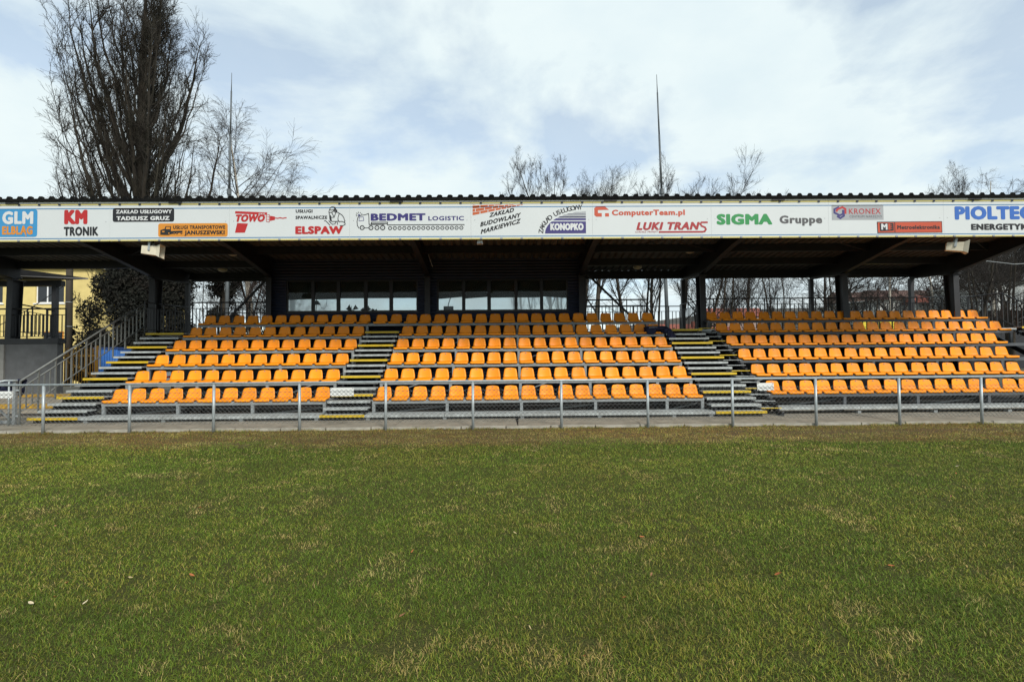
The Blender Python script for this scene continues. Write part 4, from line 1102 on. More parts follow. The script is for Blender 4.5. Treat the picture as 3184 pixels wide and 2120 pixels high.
def draped(name, cx, cy, cz, w, d, top, label, seed, front, back, extra=None):
    """Cloth laid over an edge: a thick, folded sheet that falls in front and behind."""
    r = np.random.default_rng(seed); nu, nv_ = 30, 26
    U, Vv = np.meshgrid(np.linspace(0, 1, nu), np.linspace(0, 1, nv_), indexing='ij')
    L_ = front + d + back
    s = Vv * L_
    y = np.where(s < front, 0, np.where(s < front + d, s - front, d)); z = np.where(s < front, s - front, np.where(s < front + d, 0, front + d - s))
    f = lattice(U * 3 + 2, Vv * 2.2, .42, seed) - .5; f2 = lattice(U * 8, Vv * 4, .5, seed + 1) - .5
    x = (U - .5) * w * (1 + .35 * (lattice(Vv * 4, U * 0, .6, seed + 2) - .5))
    yy = y + f * .13 + f2 * .05; zz = z + f * .10 + f2 * .045 + .05
    hem = lattice(U * 5, U * 0, .35, seed + 3)
    zz = np.where(s < front, zz * (.55 + .75 * hem), zz)
    P = np.stack([cx + x, cy + yy - d * .3, cz + zz], -1).reshape(-1, 3)
    B = P + np.array([0, .018, -.018])
    V = np.concatenate([P, B]); q_ = []
    idx = lambda i, j: i * nv_ + j
    m = nu * nv_
    for i in range(nu - 1):
        for j in range(nv_ - 1):
            q_.append((idx(i, j), idx(i + 1, j), idx(i + 1, j + 1), idx(i, j + 1))); q_.append((m + idx(i, j), m + idx(i, j + 1), m + idx(i + 1, j + 1), m + idx(i + 1, j)))
    for i in range(nu - 1):
        for j in (0, nv_ - 1): q_.append((idx(i, j), m + idx(i, j), m + idx(i + 1, j), idx(i + 1, j)))
    for j in range(nv_ - 1):
        for i in (0, nu - 1): q_.append((idx(i, j), idx(i, j + 1), m + idx(i, j + 1), m + idx(i, j)))
    t = thing(name, (cx, cy, cz), label, 'clothing')
    link('cloth', np_mesh('cloth', V, q_, smooth=True), M_NAVYC, t)
    return t, P.reshape(nu, nv_, 3)
draped('draped_jacket', gx - .55, 12.45, 1.05, .9, .22, .1, 'navy jacket hung over the metal gate by the fence', 3, .35, .35)
def cloth_lump(parts_, name, parent, seed):
    """One soft lump of cloth made of overlapping folded pads."""
    V = []; F = []; nu, nv_ = 20, 12
    for (c, r_) in parts_:
        o = len(V)
        for i in range(nv_ + 1):
            th_ = math.pi * i / nv_
            for j in range(nu):
                ph = 2 * math.pi * j / nu
                d = Vector((math.sin(th_) * math.cos(ph), math.sin(th_) * math.sin(ph), math.cos(th_)))
                sq = [math.copysign(abs(v) ** .7, v) for v in d]
                k_ = 1 + .22 * math.sin(ph * 5 + seed + c[0] * 9) * math.sin(th_) + .12 * math.sin(ph * 9 + th_ * 4)
                V.append((c[0] + sq[0] * r_[0] * k_, c[1] + sq[1] * r_[1] * k_, c[2] + sq[2] * r_[2] * (.8 + .2 * k_)))
        for i in range(nv_):
            for j in range(nu):
                a = o + i * nu + j; b = o + i * nu + (j + 1) % nu; F.append((a, b, b + nu, a + nu))
    return link(name, np_mesh(name, V, F, smooth=True), M_NAVYC, parent)
jy, jz = lip(4)
t = thing('draped_jacket', (4.98, jy, jz), 'dark navy jacket with a pale stripe thrown over the last seats of the row', 'clothing')
cloth_lump([((4.94, jy + .12, jz + .16), (.36, .17, .085)), ((4.72, jy + .03, jz + .08), (.17, .07, .12)), ((5.22, jy + .06, jz + .08), (.15, .12, .10))], 'body_cloth', t, 1)
cloth_lump([((5.33, jy - .01, jz - .02), (.11, .09, .13)), ((5.42, jy - .03, jz - .13), (.10, .07, .12))], 'sleeve', t, 2)
part('stripe', MB().hexa([(4.66, jy - .035, jz + .175), (5.16, jy - .035, jz + .195), (5.16, jy - .025, jz + .195), (4.66, jy - .025, jz + .175), (4.66, jy - .03, jz + .195), (5.16, jy - .03, jz + .215), (5.16, jy + .02, jz + .225), (4.66, jy + .02, jz + .205)]), pmat('grey_stripe', (.22, .23, .27), .8), t)

# ------------------------------------------------------------------ bare trees
def tubes(P, R, sides):
    """P (B,N,3), R (B,N) -> vertices and quads of B tapering tubes."""
    B, N, _ = P.shape
    T = np.gradient(P, axis=1); T /= np.linalg.norm(T, axis=2, keepdims=True) + 1e-9
    ref = np.array([.31, .52, .11]); U = np.cross(T, ref); U /= np.linalg.norm(U, axis=2, keepdims=True) + 1e-9
    W = np.cross(T, U)
    a = np.arange(sides) * 2 * math.pi / sides
    V = P[:, :, None, :] + R[:, :, None, None] * (U[:, :, None, :] * np.cos(a)[None, None, :, None] + W[:, :, None, :] * np.sin(a)[None, None, :, None])
    b = np.arange(B)[:, None, None] * N * sides; n = np.arange(N - 1)[None, :, None] * sides; j = np.arange(sides)[None, None, :]; j2 = (j + 1) % sides
    q = np.stack(np.broadcast_arrays(b + n + j, b + n + j2, b + n + sides + j2, b + n + sides + j), -1).reshape(-1, 4)
    return V.reshape(-1, 3), q

def grow(seed, trunks, levels, tw=.045):
    """trunks: list of (x, y, dx, dy, height, radius). levels: dicts of one branching generation each. Returns meshes of trunk and crown (V, quads)."""
    r = np.random.default_rng(seed)
    st = np.array([[t[0], t[1], 0.0] for t in trunks]); di = np.array([[t[2], t[3], 1.0] for t in trunks]); di /= np.linalg.norm(di, axis=1, keepdims=True)
    ln = np.array([t[4] for t in trunks], float); ra = np.array([t[5] for t in trunks], float)
    out = []
    gen = [dict(N=14, wander=tw, trop=.03, taper=.12)] + levels
    for gi, g_ in enumerate(gen):
        B = len(st); N = g_['N']; P = np.zeros((B, N, 3)); P[:, 0] = st; d = di.copy(); D = np.zeros((B, N, 3)); D[:, 0] = d
        for k in range(1, N):
            d = d + r.normal(0, g_['wander'], (B, 3)); d[:, 2] += g_['trop']; d /= np.linalg.norm(d, axis=1, keepdims=True)
            P[:, k] = P[:, k - 1] + d * (ln / (N - 1))[:, None]; D[:, k] = d
        tt = np.linspace(0, 1, N)[None, :]; Rr = ra[:, None] * (1 - tt * (1 - g_['taper']))
        out.append((P, np.maximum(Rr, g_.get('rmin', .004))))
        if gi + 1 == len(gen): break
        c = gen[gi + 1]; n = c['n']
        par = np.repeat(np.arange(B), n); M = len(par)
        t = c['t0'] + (c['t1'] - c['t0']) * r.random(M) ** c.get('tp', 1.0)
        f = t * (N - 1); i0 = np.minimum(f.astype(int), N - 2); fr = (f - i0)[:, None]
        st = P[par, i0] * (1 - fr) + P[par, i0 + 1] * fr
        dp = D[par, i0 + 1]; pr = (Rr[par, i0] * (1 - fr[:, 0]) + Rr[par, i0 + 1] * fr[:, 0])
        rv = r.normal(0, 1, (M, 3)); pe = rv - dp * (rv * dp).sum(1, keepdims=True); pe /= np.linalg.norm(pe, axis=1, keepdims=True)
        an = np.radians(np.abs(r.normal(c['ang'], c['sd'], M)))[:, None]
        di = dp * np.cos(an) + pe * np.sin(an)
        ln2 = ln[par] * c['len'] * (1 - c.get('fall', .55) * t) * r.uniform(.65, 1.2, M)
        if 'lmax' in c: ln2 = np.minimum(ln2, c['lmax'] * r.uniform(.6, 1.1, M))
        ra = np.maximum(pr * c['rr'], c.get('rmin', .004)); ln = ln2
    return out
def tree_meshes(name, seed, trunks, levels, wood, sides=(8, 5, 4, 3, 3), tw=.045):
    out = grow(seed, trunks, levels, tw)
    V, q = tubes(out[0][0], out[0][1], sides[0]); trunk = np_mesh('trunk', V, q, smooth=True); trunk.materials.append(wood[0])
    VV = []; QQ = []; o = 0
    for i, (P, Rr) in enumerate(out[1:]):
        V, q = tubes(P, Rr, sides[min(i + 1, 4)]); VV.append(V); QQ.append(q + o); o += len(V)
    crown = np_mesh('crown', np.concatenate(VV), np.concatenate(QQ), smooth=True); crown.materials.append(wood[1])
    return trunk, crown
def plant_tree(name, meshes, loc, label, group=None, s=1.0, rz=0.0, cat='tree'):
    e = thing(name, loc, label, cat, group); e.rotation_euler = (0, 0, rz); e.scale = (s, s, s)
    link('trunk', meshes[0], None, e, local=True); link('crown', meshes[1], None, e, local=True)
    return e
M_BARK = pmat('dark_bark', (0.040, 0.032, 0.024), 0.95, 0, 0.35, 3, 0.4, 12, stretch=(1, 1, .25), dirt=(0.06, 0.065, 0.03), dirt_amt=0.4)
M_TWIG = pmat('twig_bark', (0.020, 0.016, 0.013), 0.9, 0, 0.3, 1)
M_BIRCH = pmat('birch_bark', (0.42, 0.38, 0.32), 0.8, 0, 0.3, 2.5, dirt=(0.04, 0.035, 0.03), dirt_amt=0.95, dirt_scale=3.2, stretch=(1, 1, .9))
M_BTWIG = pmat('birch_twig', (0.034, 0.025, 0.021), 0.9, 0, 0.3, 1)

# the tall poplar behind the house end of the stand
def poplar_meshes(seed):
    """Upright crown: limbs leave the stem low, bend up and end inside an egg-shaped outline."""
    r = np.random.default_rng(seed)
    env_z = [4, 9, 15, 20, 25, 29, 33, 36.5]; env_r = [1.8, 3.4, 5.3, 6.4, 6.8, 6.3, 4.6, 1.6]
    nb = 135; zt = 8 + 28 * r.random(nb) ** .8; rt = np.interp(zt, env_z, env_r) * r.uniform(.12, 1.0, nb) ** .6; ph = r.uniform(0, 6.283, nb)
    Ln = 4.5 + 1.75 * rt + r.uniform(0, 3, nb); z0 = np.maximum(1.5, zt - Ln)
    dx, dy = np.cos(ph), np.sin(ph); base = .25 * rt
    t = np.linspace(0, 1, 14)[None, :]; a, b, c = (1 - t) ** 2, 2 * t * (1 - t), t ** 2
    rad = b * (rt * .72 + base * .3)[:, None] + c * rt[:, None] + a * (base * .25)[:, None]
    z = a * z0[:, None] + b * (z0 + .38 * (zt - z0))[:, None] + c * zt[:, None]
    P = np.stack([dx[:, None] * rad, dy[:, None] * rad, z], 2)
    w = np.cumsum(r.normal(0, .09, P.shape), axis=1); w -= w[:, :1]; P = P + w * np.array([1, 1, .5])
    R0 = .028 + .012 * Ln * (.35 + 1.1 * r.random(nb) ** 2.5)
    Rr = np.maximum(R0[:, None] * (1 - .92 * t), .016)
    tz = np.linspace(0, 36, 16); tp = np.stack([np.cumsum(r.normal(0, .07, 16)), np.cumsum(r.normal(0, .07, 16)), tz], 1)[None]; tr = np.interp(tz, [0, 10, 24, 36], [.85, .62, .34, .06])[None]
    V0, q0 = tubes(tp, tr, 10)
    lev = [(P, Rr)]
    D = np.gradient(P, axis=1); D /= np.linalg.norm(D, axis=2, keepdims=True)
    spec_ = [(17, 6, .17, .10, .015, .9, 2.6, 30), (8, 3, .25, .10, .013, .35, 1.15, 30), (2, 2, .3, .05, .010, .2, .6, 32)]
    for (n, N, wa, tro, rmin, l0, l1, ang) in spec_:
        P, Rr = lev[-1]; B, M = P.shape[:2]; D = np.gradient(P, axis=1); D /= np.linalg.norm(D, axis=2, keepdims=True) + 1e-9
        lo_ = .34 if len(lev) == 1 else .12
        par = np.repeat(np.arange(B), n); K = len(par); f = (lo_ + (1 - lo_) * r.random(K)) * (M - 1); i0 = np.minimum(f.astype(int), M - 2); fr = (f - i0)[:, None]
        st = P[par, i0] * (1 - fr) + P[par, i0 + 1] * fr; dp = D[par, i0]
        rv = r.normal(0, 1, (K, 3)); pe = rv - dp * (rv * dp).sum(1, keepdims=True); pe /= np.linalg.norm(pe, axis=1, keepdims=True)
        an = np.radians(np.abs(r.normal(ang, 9, K)))[:, None]; d = dp * np.cos(an) + pe * np.sin(an); ln = r.uniform(l0, l1, K)
        Q = np.zeros((K, N, 3)); Q[:, 0] = st
        for k in range(1, N):
            d = d + r.normal(0, wa, (K, 3)); d[:, 2] += tro; d /= np.linalg.norm(d, axis=1, keepdims=True); Q[:, k] = Q[:, k - 1] + d * (ln / (N - 1))[:, None]
        r0 = np.maximum(Rr[par, i0] * .5, rmin)[:, None]; lev.append((Q, np.maximum(r0 * (1 - .6 * np.linspace(0, 1, N)[None]), rmin * .7)))
    VV, QQ, o = [], [], 0
    for k, (P, Rr) in enumerate(lev):
        V, q = tubes(P, Rr, (6, 4, 3, 3)[k]); VV.append(V); QQ.append(q + o); o += len(V)
    trunk = np_mesh('trunk', V0, q0, smooth=True); trunk.materials.append(M_POPLAR)
    crown = np_mesh('crown', np.concatenate(VV), np.concatenate(QQ), smooth=True); crown.materials.append(M_POPLAR)
    return trunk, crown
M_POPLAR = pmat('poplar_bark', (0.026, 0.021, 0.015), 0.95, 0, 0.35, 3, 0.4, 12, stretch=(1, 1, .25), dirt=(0.035, 0.038, 0.018), dirt_amt=0.4)
pm = poplar_meshes(21)
pX = at(318, 440, 44)
plant_tree('poplar_tree', pm, (pX.x, 44, 0), 'huge bare poplar with dense upright branches towering over the roof')

# birch beside the steel mast
birch_levels = [dict(n=32, t0=.18, t1=.97, ang=42, sd=9, len=.48, fall=.6, rr=.36, N=9, wander=.07, trop=.04, taper=.15, rmin=.010),
                dict(n=12, t0=.2, t1=1.0, ang=38, sd=12, len=.45, fall=.3, rr=.5, N=7, wander=.12, trop=-.02, taper=.3, rmin=.007),
                dict(n=12, t0=.2, t1=1.0, ang=35, sd=14, len=.55, fall=.3, rr=.6, N=4, wander=.14, trop=-.14, taper=.5, rmin=.0055, lmax=1.5)]
bm = tree_meshes('birch', 5, [(0, 0, .03, 0, 17.5, .26), (.35, 0, .22, .02, 14.5, .17), (.5, .2, .34, .0, 11, .12)], birch_levels, (M_BIRCH, M_BTWIG))
bX = at(575, 690, 36)
plant_tree('birch_tree', bm, (bX.x, 36, 0), 'bare birch with pale trunk and drooping twigs beside the steel mast')

def variant(seed, h, r0, ang=36, up=.05, n1=18, trunks=None, droop=0.0, wood=(M_BARK, M_TWIG), l1=.45, wand=.065, n3=8):
    lv = [dict(n=n1, t0=.22, t1=.97, ang=ang, sd=10, len=l1, fall=.5, rr=.40, N=9, wander=wand, trop=up * 1.3, taper=.15, rmin=.010),
          dict(n=12, t0=.15, t1=1.0, ang=36, sd=12, len=.42, fall=.3, rr=.5, N=6, wander=wand * 1.3, trop=up - droop, taper=.3, rmin=.007),
          dict(n=n3 + 5, t0=.15, t1=1.0, ang=36, sd=14, len=.45, fall=.3, rr=.55, N=3, wander=.2, trop=up * .8 - droop, taper=.45, rmin=.005, lmax=1.4)]
    return tree_meshes('tree', seed, trunks or [(0, 0, .01, .01, h, r0)], lv, wood)
V_UP = variant(31, 18, .26, 24, .11, 16, [(0, 0, 0, 0, 18, .22), (.5, .2, .06, 0, 17, .16), (-.6, .1, -.05, 0, 16, .15)], l1=.34)
V_ROUND = variant(32, 17.5, .3, 40, .06, 18)
V_FORK = variant(33, 17, .3, 42, .05, 15, [(0, 0, -.1, .02, 16, .26), (.1, 0, .16, -.02, 15, .22)])
V_THIN = variant(34, 14, .13, 30, .07, 14, [(0, 0, .02, 0, 14, .12), (.7, .4, .05, 0, 12, .09), (-.6, .5, -.06, 0, 12.5, .10)], n3=7)
V_BIR = variant(35, 16, .2, 40, .02, 18, droop=.08, wood=(M_BIRCH, M_BTWIG))
V_SHOOT = variant(36, 16, .2, 12, .06, 10, [(0, 0, 0, 0, 16.5, .12), (.8, .1, .03, 0, 17.5, .12), (1.5, .1, .01, 0, 16.8, .1), (-.9, 0, -.04, 0, 16.2, .1)], l1=.22, wand=.05, n3=5)
V_WIDE = variant(37, 12, .28, 58, .03, 16, [(0, 0, .05, 0, 11, .26), (.2, 0, -.18, .02, 9.5, .18), (.3, .1, .25, 0, 9, .17)], l1=.6)
TG = 'bare trees behind the stand'
def T(nm, var, px, Y, s, lab, rz=0.0):
    p = at(px, 740, Y); plant_tree(nm, var, (p.x, Y, 0), lab, TG, s, rz)
T('bare_tree', V_SHOOT, 1210, 44, .96, 'bare tree of long upright shoots above the brick panel', .3)
T('bare_tree', V_UP, 1275, 42, .98, 'bare tree with dark upright stems above the violet quarter circle')
T('bare_tree', V_ROUND, 1372, 41, .90, 'bare spreading tree just behind the navy box corner, above the red swoosh panel', 1.0)
T('bare_tree', V_UP, 1500, 43, .88, 'bare tree whose stems rise around the second steel mast', 2.1)
T('bare_tree', V_FORK, 1604, 40, .80, 'thick forked bare tree seen beside the column of the wide aisle', .4)
T('bare_tree', V_ROUND, 1445, 52, .9, 'slender bare tree between navy box and second mast, set further back', 3.3)
T('bare_tree', V_UP, 1335, 48, .98, 'bare tree with fine upright twigs set behind the violet quarter circle', 4.2)
T('bare_tree', V_ROUND, 1560, 47, .84, 'bare tree of fine twigs above the white gap after the swoosh', 5.1)
T('bare_tree', V_THIN, 1660, 37, .95, 'cluster of thin bare stems just past the wide aisle column', 0)
T('bare_tree', V_THIN, 1715, 41, .96, 'cluster of thin bare stems below the green lettering', 1.9)
T('bare_tree', V_THIN, 1775, 46, 1.0, 'cluster of thin bare stems below the grey lettering, set far back', 3.9)
T('bare_tree', V_WIDE, 1905, 38, .95, 'low spreading bare tree beside the fourth roof column', .9)
T('bare_tree', V_WIDE, 2010, 44, .86, 'broad bare tree with arching limbs below the grey hexagon plate', 2.6)
T('bare_birch', V_BIR, 2062, 40, .80, 'bare birch with pale trunk seen through the rear railing', 1.0)
T('bare_birch', V_BIR, 2132, 36, .66, 'bare birch standing just past the thin rear post', 4.0)
T('bare_tree', V_UP, 2190, 47, .93, 'sparse bare tree rising above the roof by the blue lettering', 1.4)
T('bare_birch', V_BIR, 2282, 46, 1.1, 'tall bare birch above the roof by the black lettering', 2.2)
T('bare_tree', V_ROUND, 2385, 48, .95, 'dense bare tree above the roof at the open end', .2)
T('bare_tree', V_WIDE, 2240, 30, .75, 'low mossy bare tree behind the open end railing', 5.0)
T('bare_tree', V_WIDE, 2330, 33, .92, 'bare tree with long level branches before the white building', 1.7)
T('bare_tree', V_THIN, 500, 40, .8, 'cluster of thin bare stems seen next to the first mast', .7)
T('bare_tree', V_FORK, 620, 52, .8, 'small forked bare tree by the edge of the navy box', 2.0)

# dense leafless thicket at the open end and evergreens by the house
def leaf_cloud(seed, n, fn, size, flat_=.5):
    """n small leaf faces spread through a volume: fn(r, n) gives the centres."""
    r = np.random.default_rng(seed); C = fn(r, n); n = len(C)
    a = r.normal(0, 1, (n, 3)); a /= np.linalg.norm(a, axis=1, keepdims=True); b = np.cross(a, r.normal(0, 1, (n, 3))); b /= np.linalg.norm(b, axis=1, keepdims=True)
    s = size * r.uniform(.5, 1.3, (n, 1))
    V = np.stack([C - a * s, C + b * s * flat_, C + a * s, C - b * s * flat_], 1).reshape(-1, 3)
    return V, np.arange(n * 4).reshape(-1, 4)
M_EVER = pmat('evergreen_leaf', (0.007, 0.008, 0.005), 0.95, 0, 0.5, 1.4, dirt=(0.02, 0.014, 0.010), dirt_amt=0.7, dirt_scale=1.0)
M_THICK = pmat('thicket_twig', (0.055, 0.045, 0.038), 0.95, 0, 0.4, .8)
def evergreen(name, X, Y, h, w, label, seed, lumps=70, n=42000, mat=M_EVER, size=.10, cat='tree', group='evergreens by the house'):
    r = np.random.default_rng(seed)
    zc = r.uniform(.03, .97, lumps) ** .85 * h; rad = w * (1 - (zc / h) ** 2.2) * .8 + .2; an = r.uniform(0, 6.28, lumps); k_ = r.uniform(.35, 1.0, lumps)
    cen = np.stack([np.cos(an) * rad * k_, np.sin(an) * rad * k_, zc], 1); cr = r.uniform(.45, .95, lumps) * w * .36
    def fn(r, n):
        i = r.integers(0, lumps, n); d = r.normal(0, 1, (n, 3)); d /= np.linalg.norm(d, axis=1, keepdims=True)
        p = cen[i] + d * cr[i][:, None] * (r.random((n, 1)) ** .45) * np.array([1, 1, 1.35]); p[:, 2] = np.maximum(p[:, 2], .05); return p
    V, q = leaf_cloud(seed + 1, n, fn, size, .42)
    e = thing(name, (X, Y, 0), label, cat, group)
    tp, cp = grow(seed, [(0, 0, 0, 0, h * .93, .2)], [dict(n=50, t0=.05, t1=.98, ang=60, sd=14, len=.32, fall=.6, rr=.3, N=6, wander=.12, trop=.06, taper=.2, rmin=.012)])
    tv, tq = tubes(tp[0], tp[1], 7); bv, bq = tubes(cp[0], cp[1], 4)
    m = np_mesh('trunk', np.concatenate([tv, bv]), np.concatenate([tq, bq + len(tv)]), smooth=True); m.materials.append(M_BARK); link('trunk', m, None, e, local=True)
    m = np_mesh('crown', V, q); m.materials.append(mat); link('crown', m, None, e, local=True)
p = at(290, 700, 27); evergreen('evergreen_tree', p.x, 27, 7.6, 2.5, 'dark evergreen tree between the yellow house and the landing', 61)
p = at(395, 700, 29); evergreen('evergreen_tree', p.x, 29, 8.2, 2.3, 'dark evergreen tree seen behind the landing railing', 64)
p = at(228, 790, 29.5); evergreen('evergreen_shrub', p.x, 29.5, 3.1, 1.15, 'low dark evergreen shrub before the house wall', 68, 40, 20000, cat='shrub')
p = at(250, 690, 28); plant_tree('bare_sapling', variant(70, 7, .05, 34, .05, 8, l1=.34, n3=3), (p.x - .6, 27.5, 0), 'thin brown bare sapling against the yellow house wall')
p = at(415, 690, 31); evergreen('evergreen_tree', p.x + 1.6, 33, 8.6, 1.5, 'dark spruce tip beside the first mast', 75, 40, 22000)
TH_L = [dict(n=30, t0=.02, t1=.97, ang=48, sd=16, len=.5, fall=.4, rr=.4, N=7, wander=.2, trop=.02, taper=.3, rmin=.02),
        dict(n=10, t0=.1, t1=1, ang=45, sd=18, len=.5, fall=.3, rr=.5, N=5, wander=.25, trop=.0, taper=.4, rmin=.014),
        dict(n=9, t0=.1, t1=1, ang=45, sd=18, len=.5, fall=.3, rr=.6, N=3, wander=.3, trop=.0, taper=.5, rmin=.012)]
r_ = np.random.default_rng(77)
th = tree_meshes('thicket', 77, [(x, y, r_.normal(0, .12), r_.normal(0, .1), h, .1) for x, y, h in ((0, 0, 12), (2, 1, 11), (-2, .5, 11.5), (4, 0, 10), (-3.6, 1, 9))], TH_L, (M_THICK, M_THICK))
for px, Y, s, lab, rz in ((2258, 62, 1.15, 'tangled brown thicket past the open end, beside the white building edge', 0), (2330, 66, 1.35, 'tangled brown thicket rising above the white building', 1.2), (2420, 64, 1.3, 'tangled brown thicket at the far corner of the white building', 2.4)):
    p = at(px, 740, Y); plant_tree('bare_thicket', th, (p.x, Y, 0), lab, 'thickets at the open end', s, rz, 'thicket')

# ------------------------------------------------------------------ masts and poles
M_MAST = pmat('mast_steel', (0.10, 0.112, 0.118), 0.5, 0.3, 0.1, 3)
def mast(px_lo, y_lo, px_hi, y_hi, Y, label):
    a = at(px_lo, y_lo, Y); b = at(px_hi, y_hi, Y); h = b.z; d = (b - a) / (b.z - a.z)
    f = lambda z: (a.x + d.x * (z - a.z), Y, z)
    t = thing('steel_mast', f(0), label, 'mast', 'lightning masts behind the stand')
    part('shaft', MB().tube([f(0), f(h * .62), ], [.13, .085], 12), M_MAST, t, True)
    part('upper_tube', MB().tube([f(h * .615), f(h * .80)], [.07, .06], 10), M_MAST, t, True)
    part('top_tube', MB().tube([f(h * .795), f(h * .94)], [.05, .045], 8), M_MAST, t, True)
    part('rod', MB().tube([f(h * .938), f(h)], [.03, .015], 6), M_MAST, t, True)
    part('collar', MB().tube([f(h * .605), f(h * .622)], .125, 12), M_MAST, t)
    bar_part('foot_plate', M_GALV, t, f(.05), (.5, .5, .06))
mast(522, 690, 533, 168, 30, 'slim grey steel mast beside the birch')
mast(1533, 700, 1510, 172, 30, 'slim grey steel mast above the red lettering')
t = thing('utility_pole', (at(159, 700, 25).x, 25, 0), 'dark wooden utility pole before the yellow house', 'pole')
pxx = at(159, 700, 25).x
part('shaft', MB().tube([(pxx, 25, 0), (pxx, 25, 8.2)], [.16, .13], 10), M_BARK, t, True)
for zz in (3.2, 4.4, 5.6): part('band', MB().tube([(pxx, 25, zz), (pxx, 25, zz + .03)], .165, 10), M_GALV, t)
part('hook', MB().tube([(pxx + .14, 24.95, 4.5), (pxx + .3, 24.95, 4.56), (pxx + .36, 24.95, 4.68)], .03, 6), M_DARK, t)
for k, (xa, ya, xb, yb, Y, lab) in enumerate(((0, 762, 300, 760, 26, 'thin dark cable crossing the yellow house wall'), (-20, 758, 150, 655, 23, 'thin slanting cable before the house window'), (2265, 600, 2400, 604, 24, 'thin pale cable stretched at the open end'))):
    A, B_ = at(xa, ya, Y), at(xb, yb, Y); mid = (A + B_) / 2 - Vector((0, 0, .12))
    t = thing('overhead_cable', A, lab, 'cable', 'cables in the air'); part('strand', MB().tube([A, mid, B_], .018, 5), M_DARK if k < 2 else M_GALV, t)

# ------------------------------------------------------------------ yellow house and the yard beside it
M_YHOUSE = pmat('yellow_render', (0.70, 0.56, 0.22), 0.9, 0, 0.06, 2, 0.2, 60, dirt=(0.40, 0.31, 0.12), dirt_amt=0.35, dirt_scale=.6)
M_PVC = pmat('white_frame', (0.75, 0.76, 0.76), 0.4, 0, 0.04, 5)
M_ROOFT = pmat('roof_tile_red', (0.20, 0.06, 0.04), 0.8, 0, 0.3, 2, 0.3, 20)
M_ROOFB = pmat('roof_tile_brown', (0.10, 0.055, 0.045), 0.85, 0, 0.3, 1.5)
M_WHB = pmat('pale_render', (0.60, 0.61, 0.58), 0.9, 0, 0.08, 1, dirt=(0.35, 0.36, 0.33), dirt_amt=0.4, dirt_scale=.3)
HY = 32.0
hx1 = at(219, 690, HY).x; hx0 = hx1 - 15; htop = at(150, 617, HY).z
wl, wr = at(82, 660, HY).x, at(147.5, 660, HY).x; wt_, wb_ = at(110, 655, HY).z, at(110, 697, HY).z
W2 = (wl - 3.9, wl - 2.05)
house = thing('yellow_house', ((hx0 + hx1) / 2, HY, 0), 'yellow rendered house with white framed windows behind the grey wall', 'house')
dx0, dx1 = at(131, 770, HY).x, at(147, 770, HY).x
hh = [(wl, wr, wb_, wt_), (W2[0], W2[1], wb_, wt_), (dx0 - .9, dx1, .3, at(140, 762, HY).z)]
part('front_wall', wall_holes(hx0, hx1, 0, htop, HY, hh, .16), M_YHOUSE, house)
part('side_wall', MB().poly([(hx1, HY, 0), (hx1, HY + 9, 0), (hx1, HY + 9, htop), (hx1, HY, htop)]), M_YHOUSE, house)
part('side_wall', MB().poly([(hx0, HY + 9, 0), (hx0, HY, 0), (hx0, HY, htop), (hx0, HY + 9, htop)]), M_YHOUSE, house)
part('rear_wall', MB().poly([(hx1, HY + 9, 0), (hx0, HY + 9, 0), (hx0, HY + 9, htop), (hx1, HY + 9, htop)]), M_YHOUSE, house)
rf = part('roof', MB().box(hx0 - .3, hx1 + .25, HY - .3, HY + 9.3, htop, htop + .18), M_PVC, house)
for (a, b, c, d) in hh[:2]:
    w = link('window', MB().box(a, a + .07, HY + .08, HY + .14, c, d).box(b - .07, b, HY + .08, HY + .14, c, d).box(a + .07, b - .07, HY + .08, HY + .14, c, c + .07).box(a + .07, b - .07, HY + .08, HY + .14, d - .07, d)
             .box(a + (b - a) * .36, a + (b - a) * .36 + .08, HY + .081, HY + .139, c + .07, d - .07).mesh('window'), M_PVC, house)
    link('pane', MB().box(a + .07, b - .07, HY + .10, HY + .11, c + .07, d - .07).mesh('pane'), M_DGLASS, w)
    link('sill', MB().box(a - .1, b + .1, HY - .06, HY + .08, c - .07, c - .002).mesh('sill'), M_PVC, w)
dr = part('door', MB().box(dx0 - .9, dx1 - .12, HY + .08, HY + .14, .3, hh[2][3] - .05), M_DARK, house)
link('door_frame', MB().box(dx1 - .12, dx1 - .01, HY + .02, HY + .15, .3, hh[2][3] - .01).box(dx0 - .9, dx1 - .12, HY + .02, HY + .15, hh[2][3] - .05, hh[2][3] - .01).mesh('door_frame'), C_ORA, dr)
part('drain_pipe', MB().tube([(dx1 + .25, HY - .06, .2), (dx1 + .25, HY - .06, 2.6)], .06, 8), M_PVC, house)
# raised side platform with grey wall, column, small canopy and railings
wing = thing('side_platform', (-19, 17.5, 0), 'raised platform with grey rendered wall beside the stand', 'platform')
wx1 = at(131, 840, 17.5).x
part('wall', MB().box(-27, wx1, 17.5, 17.75, .42, 2.16), M_WALLC, wing)
part('wall_pier', MB().box(-27, at(5, 840, 17.4).x, 17.44, 17.498, .2, 2.14), pmat('light_pier', (.2, .2, .19), .9), wing)
part('dark_gap_strip', MB().box(-27, wx1 - .15, 17.62, 17.74, .05, .418), M_BLACK, wing)  # black strip, its colour stands in for the shaded opening below the wall
part('edge_beam', MB().box(-27, wx1 + .05, 17.46, 17.80, 2.162, 2.34), M_DARK, wing)
part('deck', MB().prism([(-27, 17.802, 2.17), (wx1, 17.802, 2.17), (-18.0, 20.2, 2.17), (-27, 20.2, 2.17)], (0, 0, .13)), M_DARK, wing)
px_ = at(127, 700, 20).x
bar_part('canopy_post', M_DARK, wing, (px_, 20, 3.5), (.16, .16, 2.4))
ct = at(203, 640, 20)
